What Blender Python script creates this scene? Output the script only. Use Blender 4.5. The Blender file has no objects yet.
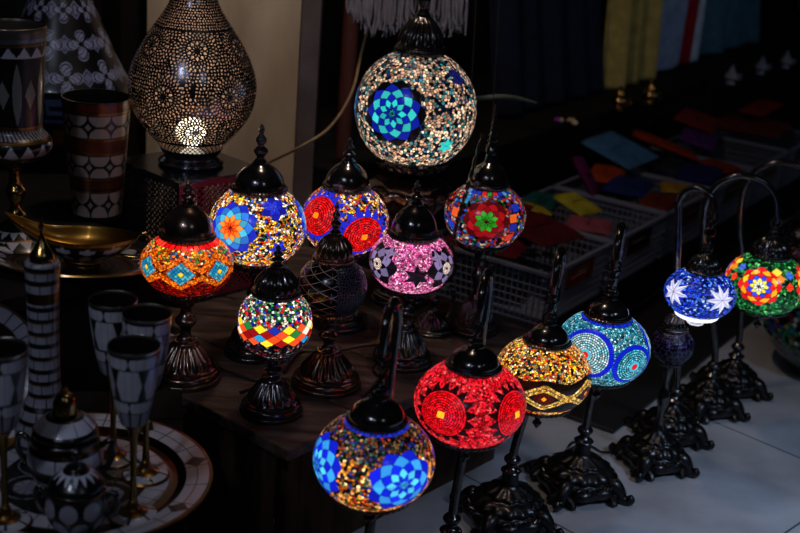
import bpy, math, random
import numpy as np
from mathutils import Matrix, Vector

PI = math.pi
rng = np.random.default_rng(7)
random.seed(7)
COL = bpy.context.scene.collection

# ------------------------------------------------------------------ camera model
F = 1250.0
CAM = np.array([0.0, 0.0, 1.2])
PITCH, ROLL = math.radians(19.5), math.radians(4.6)
_f = np.array([0, math.cos(PITCH), -math.sin(PITCH)])
_r0 = np.array([1.0, 0, 0])
_u0 = np.array([0, math.sin(PITCH), math.cos(PITCH)])
CR = math.cos(ROLL) * _r0 + math.sin(ROLL) * _u0
CU = -math.sin(ROLL) * _r0 + math.cos(ROLL) * _u0

def ray(px, py): return _f + (px - 400) / F * CR - (py - 266.5) / F * CU
def at_d(px, py, d): return CAM + ray(px, py) * d
def on_z(px, py, z):
    d = ray(px, py); return CAM + d * ((z - CAM[2]) / d[2])
def on_plane(px, py, P0, n):
    d = ray(px, py); return CAM + d * (np.dot(np.asarray(P0) - CAM, n) / np.dot(d, n))
def proj(P):
    v = np.asarray(P, float) - CAM; w = v @ _f
    return 400 + F * (v @ CR) / w, 266.5 - F * (v @ CU) / w, w
def z_row(x, y, py):
    lo, hi = -1.0, 2.5
    for _ in range(50):
        m = (lo + hi) / 2
        if proj((x, y, m))[1] > py: lo = m
        else: hi = m
    return (lo + hi) / 2
def scale_at(P): return F / proj(P)[2]          # pixels per metre

# ------------------------------------------------------------------ mesh helpers
def lin(c):
    c = np.asarray(c, float) / 255.0
    return np.where(c <= .04045, c / 12.92, ((c + .055) / 1.055) ** 2.4)

def fast_mesh(name, V, Q, cols=None, smooth=True, slots=None, sharp=None):
    V = np.ascontiguousarray(V, dtype=np.float32); Q = np.ascontiguousarray(Q, dtype=np.int32)
    me = bpy.data.meshes.new(name)
    me.vertices.add(len(V)); me.vertices.foreach_set('co', V.ravel())
    me.loops.add(Q.size); me.loops.foreach_set('vertex_index', Q.ravel())
    me.polygons.add(len(Q)); me.polygons.foreach_set('loop_start', np.arange(0, Q.size, 4, dtype=np.int32))
    me.polygons.foreach_set('use_smooth', np.full(len(Q), smooth, dtype=bool))
    if slots is not None: me.polygons.foreach_set('material_index', np.asarray(slots, dtype=np.int32))
    me.update(calc_edges=True)
    if cols is not None:
        a = me.attributes.new('tint', 'FLOAT_COLOR', 'POINT')
        a.data.foreach_set('color', np.ascontiguousarray(cols, dtype=np.float32).ravel())
    if sharp: me.set_sharp_from_angle(angle=math.radians(sharp))
    return me

def link(name, me, mats, parent=None, loc=None):
    o = bpy.data.objects.new(name, me); COL.objects.link(o)
    for m in (mats if isinstance(mats, (list, tuple)) else [mats]): me.materials.append(m)
    if parent: o.parent = parent
    if loc is not None: o.location = loc
    return o

def cr(pts, k=6):
    """Catmull-Rom through the points"""
    P = np.asarray(pts, float); n = len(P); out = []
    for i in range(n - 1):
        p0 = P[i - 1] if i else 2 * P[0] - P[1]
        p3 = P[i + 2] if i + 2 < n else 2 * P[-1] - P[-2]
        for j in range(k):
            t = j / k
            out.append(.5 * (2 * P[i] + (P[i + 1] - p0) * t + (2 * p0 - 5 * P[i] + 4 * P[i + 1] - p3) * t * t
                             + (-p0 + 3 * P[i] - 3 * P[i + 1] + p3) * t ** 3))
    out.append(P[-1]); return np.array(out)

def grid_quads(nu, nv, wrap=True, off=0):
    i = np.arange(nu if wrap else nu - 1); j = np.arange(nv - 1)
    I, J = np.meshgrid(i, j, indexing='ij'); I2 = (I + 1) % nu
    return np.stack([I * nv + J, I2 * nv + J, I2 * nv + J + 1, I * nv + J + 1], -1).reshape(-1, 4) + off

def revolve(prof, n=64, flutes=(), heading=0.0):
    """profile (r, z) from the outside bottom upwards; flutes = (z0, z1, count, depth)"""
    pr = np.asarray(prof, float); th = np.arange(n) / n * 2 * PI - PI
    r = np.maximum(pr[:, 0], 1e-4)[None, :] * np.ones((n, 1)); z = pr[:, 1][None, :] * np.ones((n, 1))
    for (z0, z1, cnt, dep) in flutes:
        t = np.clip((z - z0) / (z1 - z0), 0, 1); w = np.clip(4 * t * (1 - t) * 1.6, 0, 1)
        r = r * (1 + dep * np.cos(cnt * th)[:, None] * w)
    a = th[:, None] + heading
    V = np.stack([r * np.sin(a), -r * np.cos(a), z], -1)
    return V.reshape(-1, 3), grid_quads(n, len(pr))

def tube_arr(pts, rad, n=10, k=6):
    P = cr(pts, k) if k > 1 else np.asarray(pts, float)
    m = len(P); R = np.full(m, rad) if np.isscalar(rad) else np.interp(np.linspace(0, 1, m), np.linspace(0, 1, len(rad)), rad)
    T = np.gradient(P, axis=0); T /= np.linalg.norm(T, axis=1)[:, None] + 1e-12
    N = np.zeros_like(P); a = np.array([0, 0, 1.0]) if abs(T[0][2]) < .9 else np.array([1.0, 0, 0])
    v = np.cross(T[0], a); N[0] = v / np.linalg.norm(v)
    for i in range(1, m):
        v = N[i - 1] - T[i] * np.dot(N[i - 1], T[i]); N[i] = v / (np.linalg.norm(v) + 1e-12)
    B = np.cross(T, N); an = np.arange(n) / n * 2 * PI
    V = P[None] + R[None, :, None] * (np.cos(an)[:, None, None] * N[None] + np.sin(an)[:, None, None] * B[None])
    ends = [P[0], P[-1]]
    V = np.concatenate([np.broadcast_to(ends[0], (n, 1, 3)), V, np.broadcast_to(ends[1], (n, 1, 3))], 1)
    return V.reshape(-1, 3), grid_quads(n, m + 2)

class MB:
    def __init__(s): s.V = []; s.Q = []; s.n = 0
    def add(s, VQ, off=(0, 0, 0), M=None):
        V, Q = VQ; V = np.asarray(V, float)
        if M is not None: V = V @ np.asarray(M, float).T
        s.V.append(V + np.asarray(off, float)); s.Q.append(np.asarray(Q) + s.n); s.n += len(V); return s
    def lathe(s, prof, n=64, flutes=(), off=(0, 0, 0), M=None): return s.add(revolve(prof, n, flutes), off, M)
    def tube(s, pts, rad, n=10, k=6): return s.add(tube_arr(pts, rad, n, k))
    def torus(s, c, R, r, axis='z', n=24, m=8, sx=1.0):
        a = np.arange(n) / n * 2 * PI; b = np.arange(m + 1) / m * 2 * PI
        A, B = np.meshgrid(a, b, indexing='ij'); x = (R + r * np.cos(B)) * np.cos(A); y = (R + r * np.cos(B)) * np.sin(A) * sx; z = r * np.sin(B)
        V = np.stack([x, y, z], -1).reshape(-1, 3)
        if axis == 'x': V = V[:, [2, 0, 1]]
        if axis == 'y': V = V[:, [1, 2, 0]]
        return s.add((V, grid_quads(n, m + 1)), c)
    def box(s, c, d, M=None):
        h = np.asarray(d, float) / 2
        V = np.array([[x, y, z] for x in (-1, 1) for y in (-1, 1) for z in (-1, 1)], float) * h
        Q = np.array([[0, 1, 3, 2], [4, 6, 7, 5], [0, 4, 5, 1], [2, 3, 7, 6], [0, 2, 6, 4], [1, 5, 7, 3]])
        return s.add((V, Q), c, M)
    def build(s, name, mat, parent=None, smooth=True, sharp=38, loc=None):
        me = fast_mesh(name, np.concatenate(s.V), np.concatenate(s.Q), smooth=smooth, sharp=sharp)
        return link(name, me, mat, parent, loc)

def thing(name, label, cat, loc=(0, 0, 0), rz=0.0, group=None):
    o = bpy.data.objects.new(name, None); COL.objects.link(o); o.empty_display_size = .05
    o.location = loc; o.rotation_euler = (0, 0, rz); tag(o, label, cat, group); return o
def tag(o, label, cat, group=None, kind=None):
    if label: o['label'] = label
    if cat: o['category'] = cat
    if group: o['group'] = group
    if kind: o['kind'] = kind
    return o
def dup(root, loc, rz=0.0, label=None):
    r = root.copy(); COL.objects.link(r); r.location = loc; r.rotation_euler = (0, 0, rz)
    if label: r['label'] = label
    for ch in list(root.children):
        c = ch.copy(); COL.objects.link(c); c.parent = r
        for g in list(ch.children):
            d = g.copy(); COL.objects.link(d); d.parent = c
    return r
def struct(o): o['kind'] = 'structure'; return o
def bevel(o, w=.003):
    m = o.modifiers.new('bevel', 'BEVEL'); m.width = w; m.segments = 2; m.limit_method = 'ANGLE'; return o

# ------------------------------------------------------------------ materials
def newmat(name):
    m = bpy.data.materials.new(name); m.use_nodes = True; nt = m.node_tree
    for n in list(nt.nodes): nt.nodes.remove(n)
    out = nt.nodes.new('ShaderNodeOutputMaterial'); return m, nt, out
def principled(name, base, rough=.5, metal=0.0, noise=0.0, nscale=30, bump=0.0, coat=0.0, spec=.5, stretch=None, base2=None, sheen=0.0):
    m, nt, out = newmat(name); p = nt.nodes.new('ShaderNodeBsdfPrincipled'); nt.links.new(p.outputs[0], out.inputs[0])
    p.inputs['Base Color'].default_value = (*base, 1); p.inputs['Roughness'].default_value = rough; p.inputs['Metallic'].default_value = metal
    p.inputs['Coat Weight'].default_value = coat; p.inputs['Specular IOR Level'].default_value = spec; p.inputs['Coat Roughness'].default_value = .08
    p.inputs['Sheen Weight'].default_value = sheen
    tc = nt.nodes.new('ShaderNodeTexCoord'); mp = nt.nodes.new('ShaderNodeMapping'); nt.links.new(tc.outputs['Object'], mp.inputs[0])
    if stretch: mp.inputs['Scale'].default_value = stretch
    nz = nt.nodes.new('ShaderNodeTexNoise'); nz.inputs['Scale'].default_value = nscale; nz.inputs['Detail'].default_value = 6
    nt.links.new(mp.outputs[0], nz.inputs['Vector'])
    rp = nt.nodes.new('ShaderNodeValToRGB'); b2 = base2 or tuple(max(0, b * (1 - noise)) for b in base)
    rp.color_ramp.elements[0].position = .32; rp.color_ramp.elements[1].position = .68
    rp.color_ramp.elements[0].color = (*b2, 1); rp.color_ramp.elements[1].color = (*base, 1)
    nt.links.new(nz.outputs['Fac'], rp.inputs[0]); nt.links.new(rp.outputs[0], p.inputs['Base Color'])
    if bump:
        b = nt.nodes.new('ShaderNodeBump'); b.inputs['Strength'].default_value = bump; b.inputs['Distance'].default_value = .002
        nt.links.new(nz.outputs['Fac'], b.inputs['Height']); nt.links.new(b.outputs[0], p.inputs['Normal'])
    return m

def glass_mosaic(name, trans=.9, gloss=.05):
    """leaded mosaic glass: what the lamp inside sends through (translucent) + a little surface colour + gloss"""
    m, nt, out = newmat(name); L = nt.links
    at = nt.nodes.new('ShaderNodeAttribute'); at.attribute_name = 'tint'
    tr = nt.nodes.new('ShaderNodeBsdfTranslucent'); df = nt.nodes.new('ShaderNodeBsdfDiffuse'); gl = nt.nodes.new('ShaderNodeBsdfGlossy')
    gl.inputs['Roughness'].default_value = .18; gl.inputs['Color'].default_value = (.8, .85, .95, 1)
    L.new(at.outputs['Color'], tr.inputs['Color']); L.new(at.outputs['Color'], df.inputs['Color'])
    m1 = nt.nodes.new('ShaderNodeMixShader'); m1.inputs[0].default_value = trans; L.new(df.outputs[0], m1.inputs[1]); L.new(tr.outputs[0], m1.inputs[2])
    m2 = nt.nodes.new('ShaderNodeMixShader'); lw = nt.nodes.new('ShaderNodeFresnel'); lw.inputs[0].default_value = 1.45
    mu = nt.nodes.new('ShaderNodeMath'); mu.operation = 'MULTIPLY'; mu.inputs[1].default_value = gloss / .04; L.new(lw.outputs[0], mu.inputs[0])
    L.new(mu.outputs[0], m2.inputs[0]); L.new(m1.outputs[0], m2.inputs[1]); L.new(gl.outputs[0], m2.inputs[2]); L.new(m2.outputs[0], out.inputs[0])
    return m

def inlay(name, rough=.3):
    """mother of pearl, dark wood and brass inlay: colour from the pattern, alpha tells metal"""
    m, nt, out = newmat(name); L = nt.links
    at = nt.nodes.new('ShaderNodeAttribute'); at.attribute_name = 'tint'; p = nt.nodes.new('ShaderNodeBsdfPrincipled')
    tc = nt.nodes.new('ShaderNodeTexCoord'); nz = nt.nodes.new('ShaderNodeTexNoise'); nz.inputs['Scale'].default_value = 60; L.new(tc.outputs['Object'], nz.inputs['Vector'])
    mx = nt.nodes.new('ShaderNodeMix'); mx.data_type = 'RGBA'; mx.blend_type = 'MULTIPLY'; mx.inputs[0].default_value = .5
    rp = nt.nodes.new('ShaderNodeValToRGB'); rp.color_ramp.elements[0].color = (.45, .47, .52, 1); rp.color_ramp.elements[1].color = (1, 1, 1, 1)
    L.new(nz.outputs['Fac'], rp.inputs[0]); L.new(at.outputs['Color'], mx.inputs[6]); L.new(rp.outputs[0], mx.inputs[7])
    L.new(mx.outputs[2], p.inputs['Base Color']); L.new(at.outputs['Alpha'], p.inputs['Metallic'])
    p.inputs['Roughness'].default_value = rough; p.inputs['Coat Weight'].default_value = .4; p.inputs['Coat Roughness'].default_value = .1
    L.new(p.outputs[0], out.inputs[0]); return m

M = {}
M['black'] = principled('blackened_metal', (.13, .118, .118), .17, .92, .55, 60, .06, .3)
M['black_base'] = principled('blackened_cast_metal', (.045, .042, .043), .34, .9, .5, 70, .15, .15)
M['bronze'] = principled('dark_bronze', (.21, .14, .11), .21, .92, .55, 45, .06, .25)
M['brass'] = principled('old_brass', (.42, .26, .09), .2, 1.0, .45, 40, .05)
M['lit_glass'] = glass_mosaic('mosaic_glass_lit')
M['dark_glass'] = glass_mosaic('mosaic_glass_unlit', .25, .05)
M['inlay'] = inlay('mother_of_pearl_inlay')
M['pierced'] = principled('pierced_black_metal', (.13, .135, .165), .20, .92, .4, 50, .05, .3)
M['pierced_in'] = principled('pierced_metal_inside', (.58, .42, .31), .45, .2, .25, 30)
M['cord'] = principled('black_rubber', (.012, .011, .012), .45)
M['wood_top'] = principled('worn_dark_wood', (.115, .080, .064), .42, 0, .0, 9, .5, 0, .22, (1, 8, 8), (.030, .019, .016))
M['wood_side'] = principled('brown_plank', (.085, .050, .032), .6, 0, 0, 7, .4, 0, .10, (7, 7, 1), (.030, .018, .012))
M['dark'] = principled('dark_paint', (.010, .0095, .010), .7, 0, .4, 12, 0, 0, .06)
M['plaster'] = principled('cream_worn_paint', (.55, .46, .36), .75, 0, 0, 5, .25, 0, .3, (1.5, 1, .5), (.33, .26, .19))
M['jamb'] = principled('grey_worn_jamb', (.12, .095, .105), .7, 0, .5, 9, .2)
M['red_post'] = principled('red_brown_post', (.08, .020, .014), .5, 0, .5, 14, .3, 0, .5, (3, 3, .6))
M['fringe'] = principled('grey_yarn', (.16, .16, .22), .9, 0, .4, 60, 0)
M['rope'] = principled('tan_cord', (.30, .20, .10), .7, 0, .3, 80)
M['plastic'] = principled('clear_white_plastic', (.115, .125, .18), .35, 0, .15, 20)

def simple(name, rgb, rough=.6, **k): return principled(name, tuple(lin(rgb)), rough, 0, .35, 25, .15, 0, .12, **k)

# ------------------------------------------------------------------ mosaic patterns
class Surf: pass
def wrap(a): return (a + PI) % (2 * PI) - PI
VIEW = {'tilt': math.radians(22)}
def mot(a, b, sq=1.0):
    TAU = VIEW['tilt']
    b = b / (sq * .5 + .5); c = math.sqrt(max(0, 1 - a * a - b * b))
    up = b * math.cos(TAU) + c * math.sin(TAU); fw = c * math.cos(TAU) - b * math.sin(TAU)
    return math.atan2(a, fw), math.asin(max(-1, min(1, up)))

def voro(g, d, seed, jit=.42):
    R = np.random.default_rng(seed); s0 = g.s.min() - d; nk = int((g.s.max() - s0) / d) + 3
    rows_s = s0 + (np.arange(nk) + .5) * d
    o = np.argsort(g.s1); rr = np.interp(rows_s, g.s1[o], g.r1[o]); cnt = np.maximum(3, np.round(2 * PI * rr / d)).astype(int); mx = cnt.max() + 1
    jx = R.uniform(-jit, jit, (nk, mx)); jy = R.uniform(-jit, jit, (nk, mx)); rnd = R.random((nk, mx, 2)); ph = R.random(nk)
    k0 = np.floor((g.s - s0) / d).astype(int); F1 = np.full(g.s.shape, 9.0); F2 = F1.copy(); ra = np.zeros(g.s.shape + (2,))
    for dk in (-1, 0, 1):
        k = np.clip(k0 + dk, 0, nk - 1); n = cnt[k]; x = (g.th + PI) / (2 * PI) * n - ph[k]; j0 = np.floor(x).astype(int)
        for dj in (-1, 0, 1):
            jj = j0 + dj; j = np.mod(jj, n)
            dx = (x - (jj + .5 + jx[k, j])) / n * 2 * PI * g.r; dy = g.s - (s0 + (k + .5 + jy[k, j]) * d); D = np.hypot(dx, dy)
            nb = D < F1; F2 = np.where(nb, F1, np.minimum(F2, D)); F1 = np.where(nb, D, F1); ra[nb] = rnd[k, j][nb]
    return F1, F2, ra

def pick(r, pal):
    w = np.array([p[1] for p in pal], float); w = np.cumsum(w / w.sum()); C = np.array([lin(p[0]) for p in pal])
    return C[np.minimum(np.searchsorted(w, r), len(pal) - 1)]

class Art:
    """colour, lead line mask and relief of one glass"""
    def __init__(s, g, d, pal, seed=1, grout=.17):
        s.g = g; F1, F2, ra = voro(g, d, seed); s.col = pick(ra[..., 0], pal) * (.24 + 1.45 * ra[..., 1] ** 2)[..., None]
        s.gr = (F2 - F1) < grout * d; s.h = .0006 * np.clip(1 - (F1 / (.62 * d)) ** 2, 0, 1)
    def put(s, mask, col, gr=None, h=None):
        s.col = np.where(mask[..., None], col, s.col); s.gr = np.where(mask, gr if gr is not None else False, s.gr)
        s.h = np.where(mask, h if h is not None else .0003, s.h)
    def loc(s, thc, lc):
        g = s.g; return wrap(g.th - thc) * (.5 * g.r + .5 * g.R * math.cos(lc)), (g.lam - lc) * g.R * g.k
    def beads(s, mask, d, pal, seed, grout=.17):
        b = Art(s.g, d, pal, seed, grout); s.put(mask, b.col, b.gr, b.h)
    def rosette(s, thc, lc, R, n, cols, rot=0.0, edge=None, g_w=.00028):
        u, w = s.loc(thc, lc); rho = np.hypot(u, w) + 1e-9; ph = np.arctan2(w, u) + rot; K = len(cols); c = K / (2 * R)
        p = rho * c + n * ph / (2 * PI); q = rho * c - n * ph / (2 * PI)
        ring = (np.floor(p) + np.floor(q)).astype(int) + 1
        f1 = np.abs(p - np.round(p)); f2 = np.abs(q - np.round(q)); gd = np.sqrt(c * c + (n / (2 * PI * rho)) ** 2)
        gr = (np.minimum(f1, f2) / gd) < g_w; inside = ring < K
        C = np.array([lin(x) for x in cols])[np.clip(ring, 0, K - 1)]
        cell = np.mod(np.sin(np.floor(p) * 12.9898 + np.floor(q) * 78.233) * 43758.5453, 1); C = C * (.7 + .6 * cell)[..., None]
        s.put(inside & (rho < R * 1.6), C, gr)
    def disc(s, thc, lc, R, dr, cols, centre=None, crad=.0, spikes=None, nsp=22, ring=None, spl=.26):
        u, w = s.loc(thc, lc); rho = np.hypot(u, w) + 1e-9; ph = np.arctan2(w, u)
        if spikes is not None:
            t = np.abs(2 * np.mod(ph * nsp / (2 * PI), 1) - 1); rs = R * (1.05 + spl * (1 - t)); s.put(rho < rs, lin(spikes), (np.abs(rho - rs) < .0005))
        if ring is not None:
            t = np.mod(ph * 2 * PI * R * 1.1 / .004 / (2 * PI), 1); s.put(rho < R * 1.22, lin(ring) * (.8 + .4 * (t > .5))[..., None], (np.minimum(t, 1 - t) < .07))
        k = np.floor(rho / dr).astype(int); f = rho / dr - k; nt = np.maximum(4, np.round(2 * PI * (k + .5) * dr / (dr * 1.1)))
        a = ph * nt / (2 * PI) + .37 * k; ft = np.mod(a, 1); gr = (np.minimum(f, 1 - f) < .19) | (np.minimum(ft, 1 - ft) < .12)
        cell = np.mod(np.sin(k * 12.9898 + np.floor(a) * 78.233) * 43758.5453, 1)
        C = np.array([lin(x) for x in cols])[np.minimum((cell * len(cols)).astype(int), len(cols) - 1)] * (.45 + 1.0 * np.mod(cell * 7.3, 1))[..., None]
        s.put(rho < R, C, gr)
        if centre is not None: s.put(np.maximum(np.abs(u), np.abs(w)) < crad, lin(centre))
    def star(s, thc, lc, R, n, col, inner=.42, rot=PI / 2, col2=None):
        u, w = s.loc(thc, lc); rho = np.hypot(u, w) + 1e-9; ph = np.arctan2(w, u) - rot; t = np.mod(ph * n / (2 * PI) + .5, 1)
        a = np.abs(t - .5) * 2 * PI / n; b = PI / n
        rs = R * inner * math.sin(b) / (math.sin(b) * np.cos(a) * inner + np.sin(a) * (1 - inner * math.cos(b)) + 1e-9) * 1.0
        ins = rho < rs; gr = ins & ((np.abs(rho - rs) < .0005) | (np.minimum(np.mod(t + .5, 1), 1 - np.mod(t + .5, 1)) * 2 * PI * rho / n < .0003))
        C = lin(col) * np.ones(ins.shape + (3,)) if col2 is None else np.where((t > .5)[..., None], lin(col), lin(col2))
        s.put(ins, C, gr)
    def band(s, l0, l1, cols, n, seed=3):
        g = s.g; m = (g.lam > l0) & (g.lam < l1); t = g.th * n / (2 * PI); f = np.mod(t, 1)
        c = np.mod(np.sin(np.floor(t) * 12.9898 + seed) * 43758.5453, 1); C = np.array([lin(x) for x in cols])[np.minimum((c * len(cols)).astype(int), len(cols) - 1)]
        s.put(m, C, (np.minimum(f, 1 - f) < .08) | (np.abs(g.lam - l0) * g.R < .0005))
    def finish(s):
        c = np.where(s.gr[..., None], s.col * .03, s.col); a = np.where(s.gr, .0, 1.0); s.h = np.where(s.gr, 0, s.h)
        return np.concatenate([np.clip(c, 0, 1), a[..., None]], -1), s.h

W_, R_, O_, Y_, G_, B_, T_, P_, K_ = (250, 240, 225), (215, 20, 30), (250, 110, 20), (255, 200, 40), (20, 140, 60), (25, 50, 200), (30, 160, 200), (200, 60, 150), (14, 12, 16)
MULTI = [(Y_, 3), (O_, 2), (W_, 3), (R_, 1.5), (G_, 1), (B_, 2), (T_, 1), (K_, 1.5)]

def p_big(g):
    a = Art(g, .0062, [((255, 214, 186), 5), ((236, 190, 160), 3), ((40, 120, 135), 2.4), ((14, 22, 42), 2.6), ((24, 50, 110), 1), ((90, 160, 170), .8)], 11, .2)
    th, l = mot(-.36, -.10); RR = g.R * .50
    a.rosette(th, l, RR * 1.12, 9, [(40, 190, 200), (16, 30, 150), (40, 190, 200), (14, 28, 160), (50, 195, 205), (14, 30, 160), (8, 8, 14)], .3, None, .0005)
    th, l = mot(.53, -.55); a.star(th, l, g.R * .17, 6, (40, 200, 205), .5)
    th, l = mot(.62, .56); a.star(th, l, g.R * .22, 6, (18, 26, 95), .5)
    for k in (2.2, 3.6, 4.6): a.rosette(k, 0, RR * 1.1, 12, [(20, 170, 190), (20, 170, 190), (16, 30, 150), (40, 190, 200), (14, 28, 160), (10, 10, 20)])
    return a.finish()
def p_sphere(g):
    a = Art(g, .0042, [(Y_, 4), (W_, 4), ((230, 140, 40), 3), (B_, 1.8), ((20, 90, 60), 1), (R_, 1), (K_, 2), ((60, 100, 210), 1)], 21, .2)
    cols = [(225, 40, 20), (245, 80, 25), (250, 125, 45), (60, 165, 215), (40, 110, 225), (25, 40, 190)]
    th, l = mot(-.55, -.06); a.rosette(th, l, g.R * .60, 9, cols, .2, None, .0004)
    th2, l2 = mot(.30, .44); a.rosette(th2, l2, g.R * .30, 6, [(60, 80, 235), (25, 40, 200), (16, 24, 150)])
    for k in (2.3, 3.9): a.rosette(th + k, l, g.R * .6, 12, cols)
    th2, l2 = mot(.42, -.5); a.rosette(th2, l2, g.R * .2, 6, [(60, 80, 235), (25, 40, 200)])
    return a.finish()
def p_orange(g):
    a = Art(g, .0048, [((255, 200, 60), 2), (O_, 3), ((70, 140, 60), 1.2), (W_, 1), ((200, 60, 30), 2), ((60, 90, 160), .8)], 31, .15)
    L0 = math.radians(24); a.beads(g.lam < L0 * .95, .004, [((130, 18, 12), 3), ((90, 10, 8), 2)], 32)
    a.band(math.radians(47), math.radians(60), [(220, 20, 28), (190, 10, 20), (235, 60, 50)], 30)
    n = 7; ph0 = -.13; t = np.mod((g.th - ph0) * n / (2 * PI) + .5, 1) - .5; up = np.degrees(g.lam)
    cen = 7.0; hh = 26.0
    v = (up - cen) / hh; d = np.abs(t) * 2.2 + np.abs(v) * 1.0      # lozenges
    a.put(d < .80, lin((20, 110, 190)) * np.ones(g.th.shape + (3,)), None)
    p = t * 9 + v * 3.6; q = t * 9 - v * 3.6
    cell = np.mod(np.sin(np.floor(p) * 12.9898 + np.floor(q) * 78.233) * 43758.5453, 1)
    gr = (np.abs(p - np.round(p)) < .07) | (np.abs(q - np.round(q)) < .07)
    a.put(d < .74, np.where((cell > .5)[..., None], lin((20, 120, 190)), lin((70, 175, 215))), gr)
    a.put(d < .2, lin((235, 200, 40)), (np.abs(d - .2) < .03))
    wave = np.abs(np.abs(v) - (1.0 - np.abs(t) * 1.55)) ; ring = (wave < .2) & (np.abs(v) < 1.25)
    a.beads(ring, .0030, [((255, 130, 20), 4), ((255, 170, 50), 2), ((230, 80, 10), 2)], 33, .12)
    a.beads((d < .95) & (d > .78), .0026, [((240, 120, 30), 3), ((120, 40, 15), 2)], 34)
    return a.finish()
def p_egg(g):
    a = Art(g, .0042, [(W_, 4), ((20, 130, 60), 2.4), (B_, 2), (R_, 2), ((150, 200, 170), 1), (K_, 1)], 41, .2)
    s = g.s; H = g.R * .26; n = 16
    t = g.th * n / (2 * PI); z = (s - g.R * .02) / H
    p = t + z; q = t - z; ip = np.floor(p).astype(int); iq = np.floor(q).astype(int); idx = np.mod(ip - iq, 97); row = ip - iq
    pal = np.array([lin(c) for c in [(225, 70, 25), (250, 210, 40), (130, 15, 20), (235, 225, 205), (30, 130, 190), (225, 75, 30), (120, 12, 18), (24, 110, 50), (24, 40, 150), (250, 200, 40)]])
    cell = np.mod(np.sin(ip * 12.9898 + iq * 78.233) * 43758.5453, 1); C = pal[np.minimum((cell * len(pal)).astype(int), len(pal) - 1)]
    gd = np.hypot(n / (2 * PI * g.r), 1 / H); gr = np.minimum(np.abs(p - np.round(p)), np.abs(q - np.round(q))) / gd < .0004
    a.put((row > -3) & (row < 2), C, gr)
    a.beads(row <= -3, .0040, [((30, 34, 60), 3), ((90, 100, 90), 1.2), ((120, 30, 30), 1), (K_, 3), ((150, 150, 140), .6)], 42, .2)
    return a.finish()
def p_redblue(g):
    a = Art(g, .0046, [(B_, 3), (Y_, 2.5), (W_, 2.5), (O_, 2), ((90, 60, 130), 1), (K_, 1.5), (R_, 1)], 51, .2)
    for (x, y) in ((-.66, .08), (.46, -.38)):
        th, l = mot(x, y, .9)
        a.disc(th, l, g.R * .50, .0046, [(225, 15, 25), (205, 10, 20), (240, 50, 50)], (250, 130, 20), .0055, (26, 36, 195), 16, None, .48)
    th, l = mot(.46, -.38, .9); a.disc(th + 3.2, l, g.R * .5, .0042, [(225, 15, 25), (205, 10, 20)], (250, 130, 20), .005, (30, 40, 190))
    return a.finish()
def p_black(g):
    a = Art(g, .0030, [((5, 5, 7), 3), ((9, 9, 15), 2), ((14, 16, 26), 1)], 61, .16)
    n = 9; H = g.R * .30; t = g.th * n / (2 * PI); z = g.s / H; p = t + z; q = t - z; m = np.mod(np.floor(t), 1)
    gd = np.hypot(n / (2 * PI * g.r), 1 / H); e = np.minimum(np.abs(p - np.round(p)), np.abs(q - np.round(q))) / gd; e3 = np.abs(t - np.round(t)) * 2 * PI * g.r / n
    left = wrap(g.th) < .15
    a.put(left, lin((5, 5, 7)) * np.ones(g.th.shape + (3,)), None)
    line = left & ((e < .0005) | ((e3 < .0004) & (np.mod(np.floor(z + .5), 2) < 1)))
    a.put(line, lin((185, 155, 148)), None)
    F1, F2, ra = voro(g, .0050, 62); a.put((~left) & ((F2 - F1) < .0007), lin((85, 85, 120)), None)
    a.gr[:] = False
    return a.finish()
def p_pink(g):
    a = Art(g, .0034, [((240, 120, 190), 4), ((250, 185, 215), 3), ((205, 60, 140), 2.5), ((140, 40, 100), 1.4)], 71, .2)
    blk, gry = (12, 9, 16), (95, 88, 125)
    th, l = mot(.16, -.33, .8); a.star(th, l, g.R * .36, 6, blk, .45, PI / 2, (20, 16, 26))
    for (x, y) in ((-.80, -.08), (.84, -.06)):
        th, l = mot(x, y, .8); a.rosette(th, l, g.R * .62, 6, [blk, blk, gry, blk])
        a.disc(th, l, g.R * .17, .0030, [(235, 220, 200), (215, 200, 190)], (20, 18, 22), .003, None)
    for (x, y) in ((-.52, .26), (.6, .22)):
        th, l = mot(x, y, .8); a.star(th, l, g.R * .24, 4, (105, 95, 130), .4)
    for k in (2.5, 3.6): a.rosette(k, l * .4, g.R * .6, 6, [blk, blk, gry, blk])
    return a.finish()
def p_patch(g):
    a = Art(g, .0062, [((230, 90, 40), 2.5), ((40, 70, 200), 3), ((180, 20, 30), 2.5), ((220, 205, 190), 1.6), ((30, 130, 70), 1.5), ((110, 30, 70), 1.4), (K_, 2), ((60, 140, 200), 1)], 81, .13)
    th, l = mot(.05, -.12, .85); a.rosette(th, l, g.R * .60, 8, [(110, 18, 24), (40, 150, 40), (50, 170, 40), (150, 16, 26), (175, 20, 30), (90, 12, 20)])
    a.band(math.radians(53), math.radians(65), [(30, 50, 190), (40, 150, 50), (220, 80, 30), (90, 150, 210), (200, 30, 40)], 26)
    for (x, y, c) in ((.68, .02, (250, 110, 40)), (.70, .30, (30, 50, 190)), (-.72, .05, (250, 100, 40)), (-.5, .42, (60, 150, 220)), (.62, -.5, (225, 60, 40)), (-.78, -.3, (40, 70, 210)), (.70, -.22, (30, 40, 170))):
        th, l = mot(x, y, .85); u, w = a.loc(th, l); d = np.maximum(np.abs(u), np.abs(w)); a.put(d < g.R * .12, lin(c) * np.ones(d.shape + (3,)), d > g.R * .11)
    return a.finish()
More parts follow.
